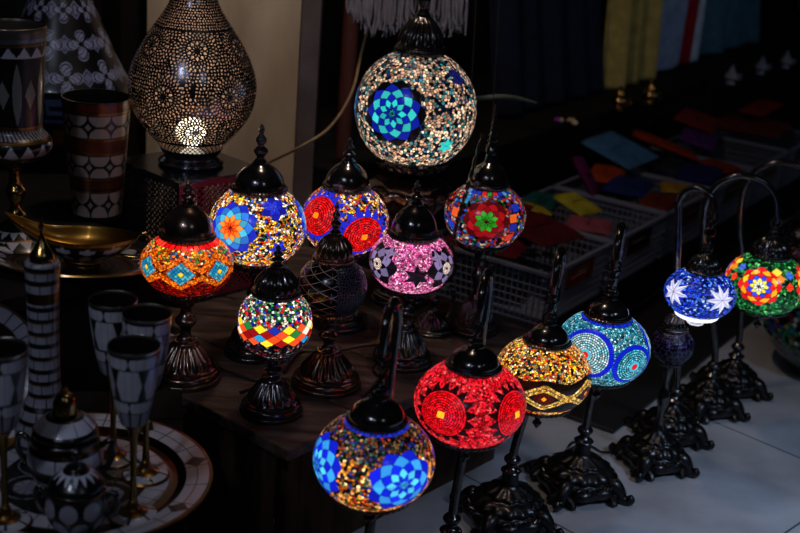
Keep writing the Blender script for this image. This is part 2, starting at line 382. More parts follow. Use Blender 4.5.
def p_blue(g):
    a = Art(g, .0045, [((240, 150, 40), 3), ((250, 220, 150), 2.5), (O_, 2), ((150, 40, 25), 1.6), ((40, 90, 60), 1.2), ((40, 50, 150), 1.4), (K_, 2.6)], 91, .2)
    cols = [(60, 190, 235), (18, 40, 215), (70, 185, 240), (16, 36, 220), (50, 150, 240), (14, 28, 195)]
    a.beads(g.lam > math.radians(30), .0042, [((110, 70, 40), 3), ((30, 40, 130), 2), ((120, 40, 30), 1.6), ((150, 130, 100), 1.4), ((26, 70, 60), 1.4), (K_, 3)], 92, .2)
    for k in range(4):
        th, l = mot(.50, -.30, .85); a.rosette(th + k * PI / 2 * .98, l - .04, g.R * .62, 8, cols, PI / 8)
    a.band(math.radians(58), math.radians(70), [(24, 40, 170), (20, 30, 140)], 34)
    return a.finish()
def p_red(g):
    a = Art(g, .0031, [((240, 30, 50), 4), ((215, 12, 34), 3), ((255, 95, 95), 1.6), ((150, 4, 20), 1.6)], 101, .2)
    th0, l = mot(-.48, -.22, .82)
    for k in range(4):
        th = th0 + k * 1.52; a.disc(th, l, g.R * .46, .0040, [(205, 14, 26), (225, 22, 36), (180, 8, 18)], (250, 175, 30), .0058, (22, 5, 9), 16, None, .38)
    return a.finish()
def p_yellow(g):
    a = Art(g, .0038, [(Y_, 4), ((240, 190, 120), 2), (O_, 2.4), ((200, 30, 30), 1.6), ((235, 235, 215), 1.4), (K_, 2), ((60, 80, 110), .8)], 111, .2)
    up = np.degrees(g.lam); n = 6; t = np.mod((g.th - .08) * n / (2 * PI) + .5, 1) - .5
    tri = 1 - np.abs(t) * 4                        # +1 in the middle of a lozenge, -1 between two
    c = -8.0; a.put((up < 17 + 3 * tri) & (up > -37), lin((16, 9, 9)) * np.ones(up.shape + (3,)), np.mod(g.th * 40, 1) < .06)
    d = np.abs(t) * 2.9 + np.abs(up - c) / 22
    p = t * 14 + (up - c) / 7.5; q = t * 14 - (up - c) / 7.5
    a.put(d < .62, lin((70, 14, 10)) * np.ones(up.shape + (3,)), (np.abs(p - np.round(p)) < .06) | (np.abs(q - np.round(q)) < .06))
    a.put(d < .17, lin((250, 160, 20)))
    for sgn in (1, -1):
        z = c + sgn * (8 + 9.5 * np.clip(tri, -.75, .85))
        for o in (-2.6, 2.2):
            a.beads(np.abs(up - z - o * 1.2) < 2.2, .0030, [((250, 205, 110), 4), ((235, 180, 80), 3), ((255, 230, 170), 1)], 113, .16)
    return a.finish()
def p_teal(g):
    a = Art(g, .0038, [((60, 170, 190), 3), ((110, 200, 205), 3), ((190, 225, 220), 1.8), ((20, 110, 140), 2.4)], 121, .2)
    th0, l = mot(-.34, -.16, .82)
    for k in (3, 2, 1, 0):
        th = th0 + k * 1.12; big = g.R * (.50 if k % 2 == 0 else .42)
        a.disc(th, l - (.24 if k % 2 else 0), big, .0042, ([(190, 225, 220), (225, 240, 235), (120, 200, 205)] if k % 2 == 0 else [(60, 170, 190), (130, 205, 210)]), None, 0, None, 22, (18, 30, 190))
        u, w = a.loc(th, l - (.24 if k % 2 else 0)); rho = np.hypot(u, w); a.put((rho < g.R * .13), lin((70, 180, 195)) * np.ones(rho.shape + (3,))); a.put(rho < g.R * .075, lin((220, 15, 25)))
    a.band(math.radians(57), math.radians(70), [(18, 40, 190), (16, 30, 160)], 40)
    return a.finish()
def p_purple(g):
    a = Art(g, .0050, [((100, 84, 150), 3), ((70, 56, 110), 2), ((30, 22, 48), 2)], 131, .2)
    a.beads(g.lam < math.radians(12), .011, [((6, 5, 10), 3), ((14, 10, 22), 1)], 132, .1)
    F1, F2, ra = voro(g, .011, 132); a.put((g.lam < math.radians(12)) & (F2 - F1 < .0011), lin((90, 80, 130)), None)
    return a.finish()
def p_bluestar(g):
    a = Art(g, .0048, [((30, 70, 220), 4), ((20, 40, 180), 3), ((80, 130, 240), 2.4), ((14, 24, 110), 1.6), ((150, 180, 245), 1)], 141, .2)
    for k in range(4):
        th, l = mot(.62, -.05, .8); a.star(th - k * 1.5, l, g.R * .52, 8, (225, 215, 220), .45, PI / 2, (190, 190, 215))
    return a.finish()
def p_green(g):
    a = Art(g, .0062, [((30, 120, 60), 4), ((16, 80, 44), 3), ((90, 170, 90), 1.4), ((10, 40, 30), 1.6)], 151, .2)
    cols = [(250, 250, 250), (240, 235, 225), (240, 210, 60), (40, 60, 220), (225, 25, 30), (250, 160, 30), (210, 20, 30)]
    th0, l = mot(-.12, -.06, .8)
    for k in range(4): a.rosette(th0 + k * PI / 2, l, g.R * .56, 8, cols, .3, None, .0006)
    for k in range(4):
        for (x, y, c) in ((.55, .30, (235, 120, 40)), (.80, .05, (230, 50, 30)), (.45, .5, (240, 190, 60)), (.85, .4, (60, 90, 200))):
            a.star(th0 + k * PI / 2 + x, l + y, g.R * .13, 4, c, .7)
    return a.finish()
def p_dim(g):
    a = Art(g, .0055, [((16, 14, 22), 3), ((26, 24, 40), 2), ((50, 44, 60), 1)], 161, .2); return a.finish()

def globe(name, R, sq, lt, lb, pattern, mat, parent, z, heading, nu=480, nv=200):
    g = Surf(); th = np.arange(nu) / nu * 2 * PI - PI; lam = np.linspace(-lb, lt, nv)
    g.R = R; g.k = (1 + sq) / 2; g.th, g.lam = np.meshgrid(th, lam, indexing='ij'); g.r = R * np.cos(g.lam); g.s = g.lam * R * g.k
    g.s1 = lam * R * g.k; g.r1 = R * np.cos(lam)
    col, h = pattern(g); a = g.th + heading; rr = g.r + h * np.cos(g.lam); zz = R * sq * np.sin(g.lam) + h * np.sin(g.lam)
    V = np.stack([rr * np.sin(a), -rr * np.cos(a), zz + z], -1).reshape(-1, 3)
    return link(name, fast_mesh(name, V, grid_quads(nu, nv), col.reshape(-1, 4)), mat, parent)

def heading_of(P): return math.atan2(P[0], P[1]) * -1      # rotates "towards the viewer side" for a thing at P

def bulb(parent, z, power, color=(1, .82, .62), loc=(0, 0), rad=.012):
    l = bpy.data.lights.new('bulb', 'POINT'); l.energy = power; l.color = color; l.shadow_soft_size = rad
    o = bpy.data.objects.new('bulb', l); COL.objects.link(o); o.parent = parent; o.location = (loc[0], loc[1], z); return o

# ------------------------------------------------------------------ lamps
def cap_parts(root, z, rt, ch, metal, style='dome', fh=None, cnt=18):
    """bell-shaped cap over the glass opening, with its finial"""
    P = [(rt * .96, -.0015), (rt * 1.10, -.001), (rt * 1.15, .04 * ch), (rt * 1.15, .12 * ch), (rt * 1.09, .16 * ch), (rt * 1.09, .19 * ch)]
    dome = cr([(rt * 1.02, .21 * ch), (rt * 1.0, .36 * ch), (rt * .88, .58 * ch), (rt * .64, .80 * ch), (rt * .42, .93 * ch), (rt * .30, 1.0 * ch)], 6)
    P = np.concatenate([P, dome, [(rt * .34, 1.01 * ch), (rt * .34, 1.05 * ch), (0, 1.05 * ch)]])
    fl = [(.0, .17 * ch, 44, .018)]
    if style == 'fluted': fl.append((.25 * ch, 1.0 * ch, cnt, .055))
    m = MB().lathe(P, 176, fl, (0, 0, z)); m.build('cap', M[metal], root)
    if fh:
        q = z + 1.05 * ch
        f = cr([(rt * .30, 0), (rt * .22, .06 * fh), (rt * .16, .12 * fh), (rt * .26, .22 * fh), (rt * .30, .30 * fh), (rt * .20, .38 * fh), (rt * .12, .43 * fh), (rt * .20, .52 * fh), (rt * .22, .60 * fh),
                (rt * .12, .70 * fh), (rt * .09, .76 * fh), (rt * .13, .84 * fh), (rt * .08, .94 * fh), (.0004, fh)], 5)
        MB().lathe(f, 28, (), (0, 0, q)).build('finial', M[metal], root)

def swan_base(root, bs):
    """lobed stack with a rope ring and four scroll feet"""
    rb = .062 * bs; hb = .092 * bs
    prof = cr([(rb * 1.00, .012), (rb * 1.10, .016), (rb * 1.10, .026), (rb * .98, .036), (rb * .92, .040), (rb * .93, .048), (rb * .80, .056), (rb * .64, .060), (rb * .60, .066), (rb * .40, .073), (rb * .24, .082), (rb * .22, hb)], 4)
    MB().lathe(np.concatenate([[(0, .010)], prof, [(0, hb)]]), 144, [(.010, .036, 8, .05), (.038, .058, 16, .035), (.058, .078, 10, .06)]).build('base', M['black_base'], root)
    rp = MB()
    for s in range(2):
        a = np.linspace(0, 2 * PI, 97); rr = rb * 1.03 + .0028 * np.cos(a * 22 + s * PI); zz = .034 + .0028 * np.sin(a * 22 + s * PI)
        rp.tube(np.stack([rr * np.cos(a), rr * np.sin(a), zz], -1), .0026, 6, 1)
    rp.build('rope_ring', M['black_base'], root)
    for k in range(4):
        a = PI / 4 + k * PI / 2 + .3; c, s = math.cos(a), math.sin(a); f = MB()
        pts = [(rb * .7, .030), (rb * 1.0, .034), (rb * 1.18, .026), (rb * 1.32, .012), (rb * 1.46, .009), (rb * 1.56, .013), (rb * 1.52, .021)]
        f.tube([(r * c, r * s, z) for r, z in pts], [.013, .016, .013, .0105, .0090, .009, .006], 10)
        for d in (-.5, .5):
            f.tube([(rb * 1.05 * c, rb * 1.05 * s, .02), (rb * 1.22 * math.cos(a + d * .5), rb * 1.22 * math.sin(a + d * .5), .011), (rb * 1.34 * math.cos(a + d * .6), rb * 1.34 * math.sin(a + d * .6), .0065)], [.009, .008, .005], 8)
        f.build('foot', M['black_base'], root)
    return hb

def table_lamp(name, label, base_px, zt, globe_px, wpx, sq, pattern, power, metal='black', lt=56, lb=52, ch=.55, fh=.7, rb=.68, hb=None, style='dome', cat='lamp', colr=(1, .80, .6), unlit=False, spire=False, res=(640, 270), vase=False, bulb_off=(0, 0), ornate=0):
    B = on_z(*base_px, zt); gz = z_row(B[0], B[1], globe_px[1])
    # keep the axis upright: put it under the glass
    for _ in range(6):
        e = globe_px[0] - proj((B[0], B[1], gz))[0]; B = B + np.array([e / scale_at((B[0], B[1], gz)), 0, 0]); gz = z_row(B[0], B[1], globe_px[1])
    hc = gz - zt; R = wpx / 2 / scale_at((B[0], B[1], gz)); hd = heading_of(B); lt, lb = math.radians(lt), math.radians(lb)
    root = thing(name, label, cat, B, 0, 'mosaic table lamps on the wooden table')
    VIEW['tilt'] = math.atan2(CAM[2] - gz, math.hypot(B[0], B[1]))
    rb_ = rb * R; zb = hc - R * sq * math.sin(lb); rbot = R * math.cos(lb); rtop = R * math.cos(lt)
    hb = hb * R if hb else min(.62 * zb, .9 * R)
    if ornate: hb = swan_base(root, ornate)
    else:
        b = cr([(rb_ * .99, .0), (rb_, .03 * hb), (rb_, .10 * hb), (rb_ * .96, .13 * hb), (rb_ * .97, .17 * hb), (rb_ * .93, .26 * hb), (rb_ * .86, .29 * hb), (rb_ * .86, .33 * hb), (rb_ * .80, .36 * hb)], 3)
        bell = cr([(rb_ * .78, .37 * hb), (rb_ * .70, .52 * hb), (rb_ * .55, .70 * hb), (rb_ * .40, .86 * hb), (rb_ * .30, .95 * hb), (rb_ * .33, .98 * hb), (rb_ * .33, 1.0 * hb)], 6)
        P = np.concatenate([[(0, 0)], b, bell, [(0, 1.0 * hb)]])
        MB().lathe(P, 180, [(.0, .16 * hb, 60, .008), (.37 * hb, .95 * hb, 22, .05)]).build('base', M[metal], root)
    L = zb - hb - .30 * R; L = max(L, .25 * R); z1 = hb + L
    if vase:
        st = cr([(rb_ * .30, hb), (rb_ * .24, hb + .15 * L), (rb_ * .44, hb + .34 * L), (rb_ * .80, hb + .56 * L), (rb_ * 1.34, hb + .76 * L), (rb_ * 1.42, hb + .87 * L), (rb_ * 1.1, hb + .95 * L), (rb_ * .5, hb + .985 * L), (rb_ * .28, z1)], 6)
        fl = [(hb + .30 * L, hb + .95 * L, 12, .045)]
    else:
        st = cr([(rb_ * .26, hb), (rb_ * .17, hb + .10 * L), (rb_ * .15, hb + .25 * L), (rb_ * .27, hb + .42 * L), (rb_ * .29, hb + .52 * L), (rb_ * .17, hb + .66 * L), (rb_ * .15, hb + .78 * L), (rb_ * .24, hb + .92 * L), (rb_ * .26, z1)], 6)
        fl = []
    MB().lathe(np.concatenate([[(0, hb)], st, [(0, z1)]]), 96, fl).build('stem', M['bronze' if vase else metal], root)
    H = zb - z1
    hp = cr([(.16 * R, z1), (.24 * R, z1 + .12 * H), (.52 * R, z1 + .42 * H), (rbot * 1.02, z1 + .72 * H), (rbot * 1.10, z1 + .80 * H), (rbot * 1.12, z1 + .92 * H), (rbot * 1.06, zb + .004)], 5)
    MB().lathe(np.concatenate([[(0, z1)], hp, [(rbot * .9, zb + .001), (.1 * R, z1 + .5 * H), (0, z1 + .5 * H)]]), 176, [(z1 + .70 * H, zb + .006, 44, .018), (z1 + .1 * H, z1 + .7 * H, 20, .04)]).build('holder', M[metal], root)
    globe('glass_globe', R, sq, lt, lb, pattern, M['dark_glass' if unlit else 'lit_glass'], root, hc, hd, *res)
    cap_parts(root, hc + R * sq * math.sin(lt), rtop, ch * R, metal, style, None if spire else fh * R)
    if spire:
        q = hc + R * sq * math.sin(lt) + 1.05 * ch * R; S = fh * R; m = MB()
        f = cr([(rtop * .34, 0), (rtop * .26, .10 * S), (rtop * .34, .16 * S), (rtop * .24, .24 * S), (rtop * .18, .36 * S), (rtop * .13, .52 * S), (rtop * .08, .7 * S), (rtop * .05, .85 * S), (.0005, S)], 5)
        m.lathe(f, 24, (), (0, 0, q))
        for k in range(9):
            t = .14 + k * .09; m.torus((0, 0, q + t * S), rtop * np.interp(t, [.1, .5, 1], [.34, .17, .05]), .0016, 'z', 20, 6)
        m.build('finial', M[metal], root)
    if power: bulb(root, hc + bulb_off[1] * R, power * (R / .08) ** 2, colr)
    return root, B, hc, R

def swan_lamp(name, label, globe_px, depth, wpx, sq, pattern, power, back, apex_row, base_px=None, colr=(1, .8, .6), lt=64, lb=52, unlit=False, res=(640, 270), open_bottom=False, ch=.40, metal='black', bs=1.12):
    G = at_d(*globe_px, depth); R = wpx / 2 * depth / F; hd = heading_of(G); lt, lb = math.radians(lt), math.radians(lb)
    T = G[:2] + np.array(back); B = on_z(*base_px, 0)[:2] if base_px else T - np.array([.02, 0])
    VIEW['tilt'] = math.atan2(CAM[2] - G[2], math.hypot(G[0], G[1]))
    root = thing(name, label, 'lamp', (B[0], B[1], 0), 0, 'swan neck lamps on the floor')
    g = np.array([G[0] - B[0], G[1] - B[1], G[2]]); t = np.array([T[0] - B[0], T[1] - B[1]]); za = z_row(*(G[:2] + np.array(back) * .5), apex_row)
    hb = swan_base(root, bs)
    # pole and swan neck
    rc = np.linalg.norm(back) / 2; ux = np.array(back) / (2 * rc)
    pts = [(0, 0, hb - .004), (t[0] * .06, t[1] * .06, .16), (t[0] * .55, t[1] * .55, g[2] * .85), (t[0] * .9, t[1] * .9, max(g[2] + .02, za - rc * 2.2)), (t[0], t[1], za - rc)]
    for a in (35, 65, 90, 118, 148): pts.append((g[0] + ux[0] * rc * (1 + math.cos(math.radians(a))), g[1] + ux[1] * rc * (1 + math.cos(math.radians(a))), za - rc + rc * math.sin(math.radians(a))))
    ze = za - rc - .018; pts.append((g[0], g[1], za - rc)); pts.append((g[0], g[1], ze))
    MB().tube(pts, [.0078, .0078, .0074, .0072, .0070, .0068, .0064, .0058], 14).build('pole', M[metal], root)
    knob = cr([(.016, 0), (.019, .004), (.012, .010), (.009, .016), (.014, .022), (.015, .028), (.008, .036)], 4)
    MB().lathe(np.concatenate([[(0, 0)], knob, [(0, .036)]]), 40, (), (0, 0, hb)).build('pole_collar', M[metal], root)
    # hanging chain, cap and glass
    rtop = R * math.cos(lt); ztop = g[2] + R * sq * math.sin(lt); zcap = ztop + 1.05 * ch * R; span = ze - zcap
    c = MB(); nl = max(2, int(round(span / .016))); st = span / nl
    for k in range(nl): c.torus((g[0], g[1], zcap + st * (k + .5)), st * .62, .0019, 'x' if k % 2 else 'y', 20, 6)
    c.torus((g[0], g[1], ze + .001), .0105, .0019, 'y', 20, 6)
    c.build('chain', M[metal], root)
    hang = bpy.data.objects.new('shade', None); COL.objects.link(hang); hang.parent = root; hang.location = (g[0], g[1], 0)
    globe('glass_globe', R, sq, lt, lb, pattern, M['dark_glass' if unlit else 'lit_glass'], hang, g[2], hd, *res)
    cap_parts(hang, ztop, rtop, ch * R, metal, 'fluted' if ch > .5 else 'dome', .30 * R)
    rbot = R * math.cos(lb); zb = g[2] - R * sq * math.sin(lb)
    if open_bottom:
        pr = cr([(.001, zb - .38 * R), (rbot * .35, zb - .36 * R), (rbot * .42, zb - .2 * R), (rbot * .9, zb - .13 * R), (rbot * 1.0, zb)], 6)
        V, Q = revolve(pr, 64); me = fast_mesh('opal_diffuser', V, Q); link('opal_diffuser', me, M['opal'], hang)
    else:
        pr = cr([(.0006, zb - .62 * R), (.05 * R, zb - .56 * R), (.10 * R, zb - .48 * R), (.05 * R, zb - .40 * R), (.13 * R, zb - .32 * R), (.16 * R, zb - .26 * R), (.30 * R, zb - .22 * R), (rbot * .86, zb - .10 * R), (rbot * 1.08, zb - .05 * R), (rbot * 1.10, zb + .01 * R), (rbot * 1.0, zb + .03 * R)], 5)
        MB().lathe(np.concatenate([pr, [(0, zb)]]), 132, [(zb - .14 * R, zb + .02 * R, 40, .02)]).build('bottom_finial', M[metal], hang)
    if power: bulb(hang, g[2], power * (R / .08) ** 2, colr)
    return root

m_, nt_, out_ = newmat('opal_white_glass'); d_ = nt_.nodes.new('ShaderNodeBsdfTranslucent'); d_.inputs[0].default_value = (.95, .92, .95, 1); nt_.links.new(d_.outputs[0], out_.inputs[0]); M['opal'] = m_

ZT = .27
PW = .33
SW = 'mosaic lamp'
table_lamp('table_lamp', 'large round cream, teal and black bead lamp with blue rosette, the highest lit globe', (398, 300), ZT, (415.5, 109), 122, .99, p_big, PW * .9, lt=69, lb=55, ch=.60, fh=.75, rb=.5, hb=.55, style='fluted', vase=True, colr=(1, .84, .7), res=(760, 330), bulb_off=(0, -.2))
table_lamp('table_lamp', 'round bead lamp with an orange star rosette ringed in blue, beside the cream door', (241, 352), ZT, (258, 225), 97, .86, p_sphere, PW * 1.15, lt=60, lb=55, ch=.58, fh=.78, rb=.62)
table_lamp('table_lamp', 'orange squat lamp with blue lozenges and yellow centres, leftmost lit mosaic lamp', (188, 378), ZT, (187, 263), 92, .70, p_orange, PW * .95, metal='bronze', lt=58, lb=54, ch=.74, fh=.50, rb=.80, hb=.95, colr=(1, .74, .5))
table_lamp('table_lamp', 'small egg shaped lamp with harlequin diamond band on the front edge of the table', (269, 411), ZT, (275, 322), 75, .98, p_egg, PW * 1.25, lt=55, lb=58, ch=.78, fh=.55, rb=.86, hb=1.05, style='fluted', colr=(1, .86, .72))
table_lamp('table_lamp', 'bead lamp with two red spiral discs edged in blue points', (338, 325), ZT, (345, 219), 87, .85, p_redblue, PW * 1.05, lt=61, lb=55, ch=.62, fh=.52, rb=.62)
table_lamp('table_lamp', 'unlit black glass lamp with thin silver lattice lines', (331, 384), ZT, (332, 286), 70, .92, p_black, 0, metal='bronze', lt=59, lb=55, ch=.80, fh=.85, rb=1.02, hb=1.1, unlit=True, style='fluted')
table_lamp('table_lamp', 'pink bead lamp with a black six pointed star', (405, 362), ZT, (411.5, 261.5), 84, .75, p_pink, PW * 1.15, lt=58, lb=53, ch=.78, fh=.55, rb=.70, hb=.95, colr=(1, .86, .8))
LC = table_lamp('table_lamp', 'patchwork lamp of red, blue and orange squares with a green flower and tall spire', (474, 330), ZT, (485, 215), 82, .82, p_patch, PW * .5, lt=63, lb=55, ch=.62, fh=1.5, rb=.62, spire=True, colr=(1, .9, .8))
table_lamp('table_lamp', 'unlit dark lamp half hidden behind the pink bead lamp', (433, 330), ZT, (437, 266), 40, .92, p_dim, 0, lt=52, lb=55, ch=.7, fh=.4, rb=1.1, hb=1.0, unlit=True, style='fluted', res=(240, 100))

swan_lamp('swan_neck_lamp', 'blue and turquoise star rosette lamp with orange beads, lowest in the picture', (374, 459), 1.74, 122, .78, p_blue, PW * 1.0, (.017, .08), 303, None, (1, .84, .7))
swan_lamp('swan_neck_lamp', 'glowing red bead lamp with spiked discs and yellow square centres', (470, 402), 1.90, 112, .76, p_red, PW * 1.15, (.016, .08), 274, None, (1, .74, .66))
swan_lamp('swan_neck_lamp', 'yellow and gold bead lamp with a black wavy lozenge band', (543, 374), 2.10, 97, .80, p_yellow, PW * .95, (.019, .08), 252, (505, 521), (1, .86, .62))
swan_lamp('swan_neck_lamp', 'turquoise lamp with blue ringed white discs and a red centre dot', (603, 347), 2.16, 94, .79, p_teal, PW * .8, (.019, .08), 227, (577, 489), (.86, .95, 1))
swan_lamp('swan_neck_lamp', 'blue bead lamp with white stars and glowing white underside', (700, 293), 2.36, 71, .72, p_bluestar, PW * .85, (-.06, .03), 189, (668, 438), (.9, .92, 1), lb=50, open_bottom=True, res=(300, 130), ch=.55, bs=.95)
table_lamp('table_lamp', 'small unlit purple and black crackle lamp on the floor behind the turquoise lamp', (660, 466), 0, (672, 345), 43, .95, p_purple, 0, lt=56, lb=55, ch=.85, fh=.35, rb=1.0, unlit=True, style='fluted', res=(240, 100), ornate=.92)
swan_lamp('swan_neck_lamp', 'green lamp with a glowing red, yellow and blue flower', (765, 283), 2.58, 80, .80, p_green, PW * .95, (-.14, .03), 176, (706, 411), (.95, 1, .9), res=(300, 130), ch=.55, bs=.95)
swan_lamp('swan_neck_lamp', 'dim dark lamp cut off by the right edge of the picture', (808, 246), 2.75, 72, .85, p_dim, 0, (-.15, .04), 163, (730, 391), unlit=True, res=(240, 100), ch=.55, bs=.95)

# twisted cable of the patchwork lamp
root, B, hc, R = LC
P = [(-.02, -.01, hc + .16), (-.042, -.05, hc + .06), (-.055, -.078, hc + .0), (-.060, -.070, hc - .06), (-.058, -.03, hc - .12), (-.045, .0, .06), (-.07, -.02, .005), (-.12, .03, .004)]
for s in (0, PI):
    C = cr(P, 24); a = np.linspace(0, 60 * PI, len(C)) * .5 + s; C = C + np.stack([.0022 * np.cos(a), .0022 * np.sin(a) * .6, .0 * a], -1)
    mb = MB().tube(C, .0024, 7, 1); mb.build('cord', M['bronze'], root)

# ------------------------------------------------------------------ wooden table
c0, c1, c2 = on_z(287, 450, ZT), on_z(150, 378, ZT), on_z(480, 347, ZT)
e1 = (c1 - c0)[:2]; e1 /= np.linalg.norm(e1); e2 = np.array([-e1[1], e1[0]]); e2 = e2 if e2 @ (c2 - c0)[:2] > 0 else -e2
L1, L2 = .86, .72
def slab(cx0, u0, u1, v0, v1, z0, z1, name, mat, parent):
    m = MB(); cu, cv = (u0 + u1) / 2, (v0 + v1) / 2; Mx = np.array([[e1[0], e2[0], 0], [e1[1], e2[1], 0], [0, 0, 1.0]])
    if np.linalg.det(Mx) < 0: Mx = np.array([[e2[0], e1[0], 0], [e2[1], e1[1], 0], [0, 0, 1.0]]); d = (v1 - v0, u1 - u0, z1 - z0)
    else: d = (u1 - u0, v1 - v0, z1 - z0)
    p = e1 * cu + e2 * cv; m.box((p[0], p[1], (z0 + z1) / 2), d, Mx); return bevel(m.build(name, mat, parent, False, None), .003)
tb = thing('table', 'low dark wooden table with a worn top that carries the mosaic lamps', 'table', (c0[0], c0[1], 0))
np_ = 4
for k in range(np_): slab(c0, 0, L1 if k else .465, k * L2 / np_ + .0015, (k + 1) * L2 / np_ - .0015, ZT - .022, ZT - .001, 'top_plank', M['wood_top'], tb)
slab(c0, .09, .455, .012, .03, .0, ZT - .022, 'side_panel', M['wood_side'], tb)
slab(c0, .056, .072, .09, L2 - .10, .0, ZT - .022, 'side_panel', M['wood_side'], tb)
for u, v in ((.065, .012), (.056, .06), (.056, L2 - .10), (.42, .03), (L1 - .04, .20), (L1 - .04, L2 - .06)): slab(c0, u, u + .025, v, v + .03, 0, ZT - .022, 'leg', M['wood_side'], tb)
# loose power cables lying on the table
def cable(label, pts, r=.0028):
    o = MB().tube(pts, r, 8).build('power_cable', M['cord']); tag(o, label, 'cable'); return o
z = ZT + .0032
def q(px, py, zz=z): p = on_z(px, py, zz); return (p[0], p[1], p[2])
cable('black cable looping on the table behind the unlit lattice lamp', [q(284, 372), q(300, 352), q(330, 352, z + .004), q(372, 345, z + .02), q(395, 352, z + .012), q(374, 385), q(362, 396)])
cable('black cable lying across the table between the leftmost lamp and the egg lamp', [q(215, 366), q(230, 372), q(248, 378), q(262, 383), q(240, 392)])

# ------------------------------------------------------------------ pierced teardrop lamp on a pierced box
BZ = .525
pb = on_z(191, 163, BZ)
bx = thing('pierced_box', 'pierced metal box with a reddish right side under the teardrop lamp', 'box', (pb[0], pb[1], ZT), math.radians(47))
s = .105; H = BZ - ZT - .001
MB().box((0, 0, H - .003), (2 * s, 2 * s, .006)).build('lid', M['pierced'], bx, False, None)
MB().box((0, 0, .003), (2 * s, 2 * s, .006)).build('bottom', M['pierced'], bx, False, None)
def lattice(fx, mat, name):
    nu, nv = 150, 170; u = np.linspace(-s, s, nu); v = np.linspace(.006, H - .006, nv); U, V_ = np.meshgrid(u, v, indexing='ij')
    P = fx(U, V_); Q = grid_quads(nu, nv, False); uc = (u[:-1] + u[1:]) / 2; vc = (v[:-1] + v[1:]) / 2; UC, VC = np.meshgrid(uc, vc, indexing='ij')
    d = .0125; a = np.mod(UC / d, 1) - .5; b = np.mod(VC / d, 1) - .5; a2 = np.mod(UC / d + .5, 1) - .5; b2 = np.mod(VC / d + .5, 1) - .5
    hole = (np.hypot(a, b) < .30) | (np.hypot(a2, b2) < .30); edge = (np.abs(UC) > s - .008) | (VC < .014) | (VC > H - .014)
    me = fast_mesh(name, P.reshape(-1, 3), Q[(~hole | edge).ravel()], smooth=False); o = link(name, me, mat, bx); sm = o.modifiers.new('solid', 'SOLIDIFY'); sm.thickness = .0015; return o
M['red_metal'] = principled('red_lacquered_metal', (.30, .03, .07), .35, .5, .3, 40)
for nm, fx, mt in (('pierced_panel', lambda U, V_: np.stack([U, 0 * U - s, V_], -1), 'red_metal'), ('pierced_panel', lambda U, V_: np.stack([0 * U - s, -U, V_], -1), 'pierced'),
                   ('pierced_panel', lambda U, V_: np.stack([-U, 0 * U + s, V_], -1), 'pierced'), ('pierced_panel', lambda U, V_: np.stack([0 * U + s, U, V_], -1), 'pierced')):
    o = lattice(fx, M[mt], nm)
    if mt == 'red_metal': o['label'] = 'reddish pierced metal side'

tl = thing('pierced_lamp', 'tall teardrop lamp of pierced dark metal with a glowing bulb inside', 'lamp', (pb[0], pb[1], BZ))
sc = scale_at((pb[0], pb[1], BZ + .15)); RL = 63.5 / sc
zc = z_row(pb[0], pb[1], 84) - BZ; zn = z_row(pb[0], pb[1], 3) - BZ; zb0 = z_row(pb[0], pb[1], 148) - BZ
zz_ = lambda y: z_row(pb[0], pb[1], y) - BZ
prof = cr([(RL * .46, zb0), (RL * .60, zz_(138)), (RL * .82, zz_(122)), (RL * .95, zz_(107)), (RL, zz_(90)), (RL * .985, zz_(75)), (RL * .88, zz_(56)), (RL * .72, zz_(37)), (RL * .53, zz_(19)), (RL * .385, zn), (RL * .30, zn + .04), (RL * .24, zn + .07), (RL * .30, zn + .10)], 30)
seg = np.r_[0, np.cumsum(np.hypot(*np.diff(prof, axis=0).T))]; nv = 330; sv = np.linspace(0, seg[-1], nv); pr = np.stack([np.interp(sv, seg, prof[:, 0]), np.interp(sv, seg, prof[:, 1])], 1); nu = 820
g = Surf(); thv = np.arange(nu) / nu * 2 * PI - PI; g.th, g.s = np.meshgrid(thv, sv, indexing='ij'); g.r = np.broadcast_to(pr[:, 0], g.s.shape).copy(); g.s1 = sv; g.r1 = pr[:, 0]
# rosettes: cells of a point set laid out in rings around two rows of centres
pts = []
NR = 6; s_eq = np.interp(zc, pr[:, 1], sv)
cents = [((k + .5) / NR * 2 * PI - PI + .25, s_eq - .004) for k in range(NR)] + [(k / NR * 2 * PI - PI + .25, s_eq + .088) for k in range(NR)] + [(k / NR * 2 * PI - PI + .25, s_eq - .078) for k in range(NR)]
cu = np.array([c[0] for c in cents]); cs = np.array([c[1] for c in cents])
dx = wrap(g.th[..., None] - cu) * g.r[..., None]; dy = g.s[..., None] - cs; D = np.hypot(dx, dy); ci = D.argmin(-1)
rho = np.take_along_axis(D, ci[..., None], -1)[..., 0]; ang = np.arctan2(np.take_along_axis(dy, ci[..., None], -1)[..., 0], np.take_along_axis(dx, ci[..., None], -1)[..., 0])
nn = np.where(rho < .021, 10, 28); cc = np.where(rho < .021, 1 / .0150, 1 / .0125); p1 = rho * cc + nn * ang / (2 * PI); q1 = rho * cc - nn * ang / (2 * PI)
gd = np.sqrt(cc ** 2 + (nn / (2 * PI * np.maximum(rho, 1e-4))) ** 2); metal_ = (np.minimum(np.abs(p1 - np.round(p1)), np.abs(q1 - np.round(q1))) / gd < .0016) | (rho < .003) | (np.abs(rho - .021) < .0011)
F1, F2, _ = voro(g, .0068, 5, .30); out_r = rho > .040; metal_ = np.where(out_r, (F2 - F1) < .0034, metal_)
t1 = np.mod(g.th * 44 / (2 * PI) + g.s / .012, 1); t2 = np.mod(g.th * 44 / (2 * PI) - g.s / .012, 1)
low = g.s < seg[0] + .030; metal_ = np.where(low, (np.minimum(t1, 1 - t1) < .16) | (np.minimum(t2, 1 - t2) < .16), metal_)
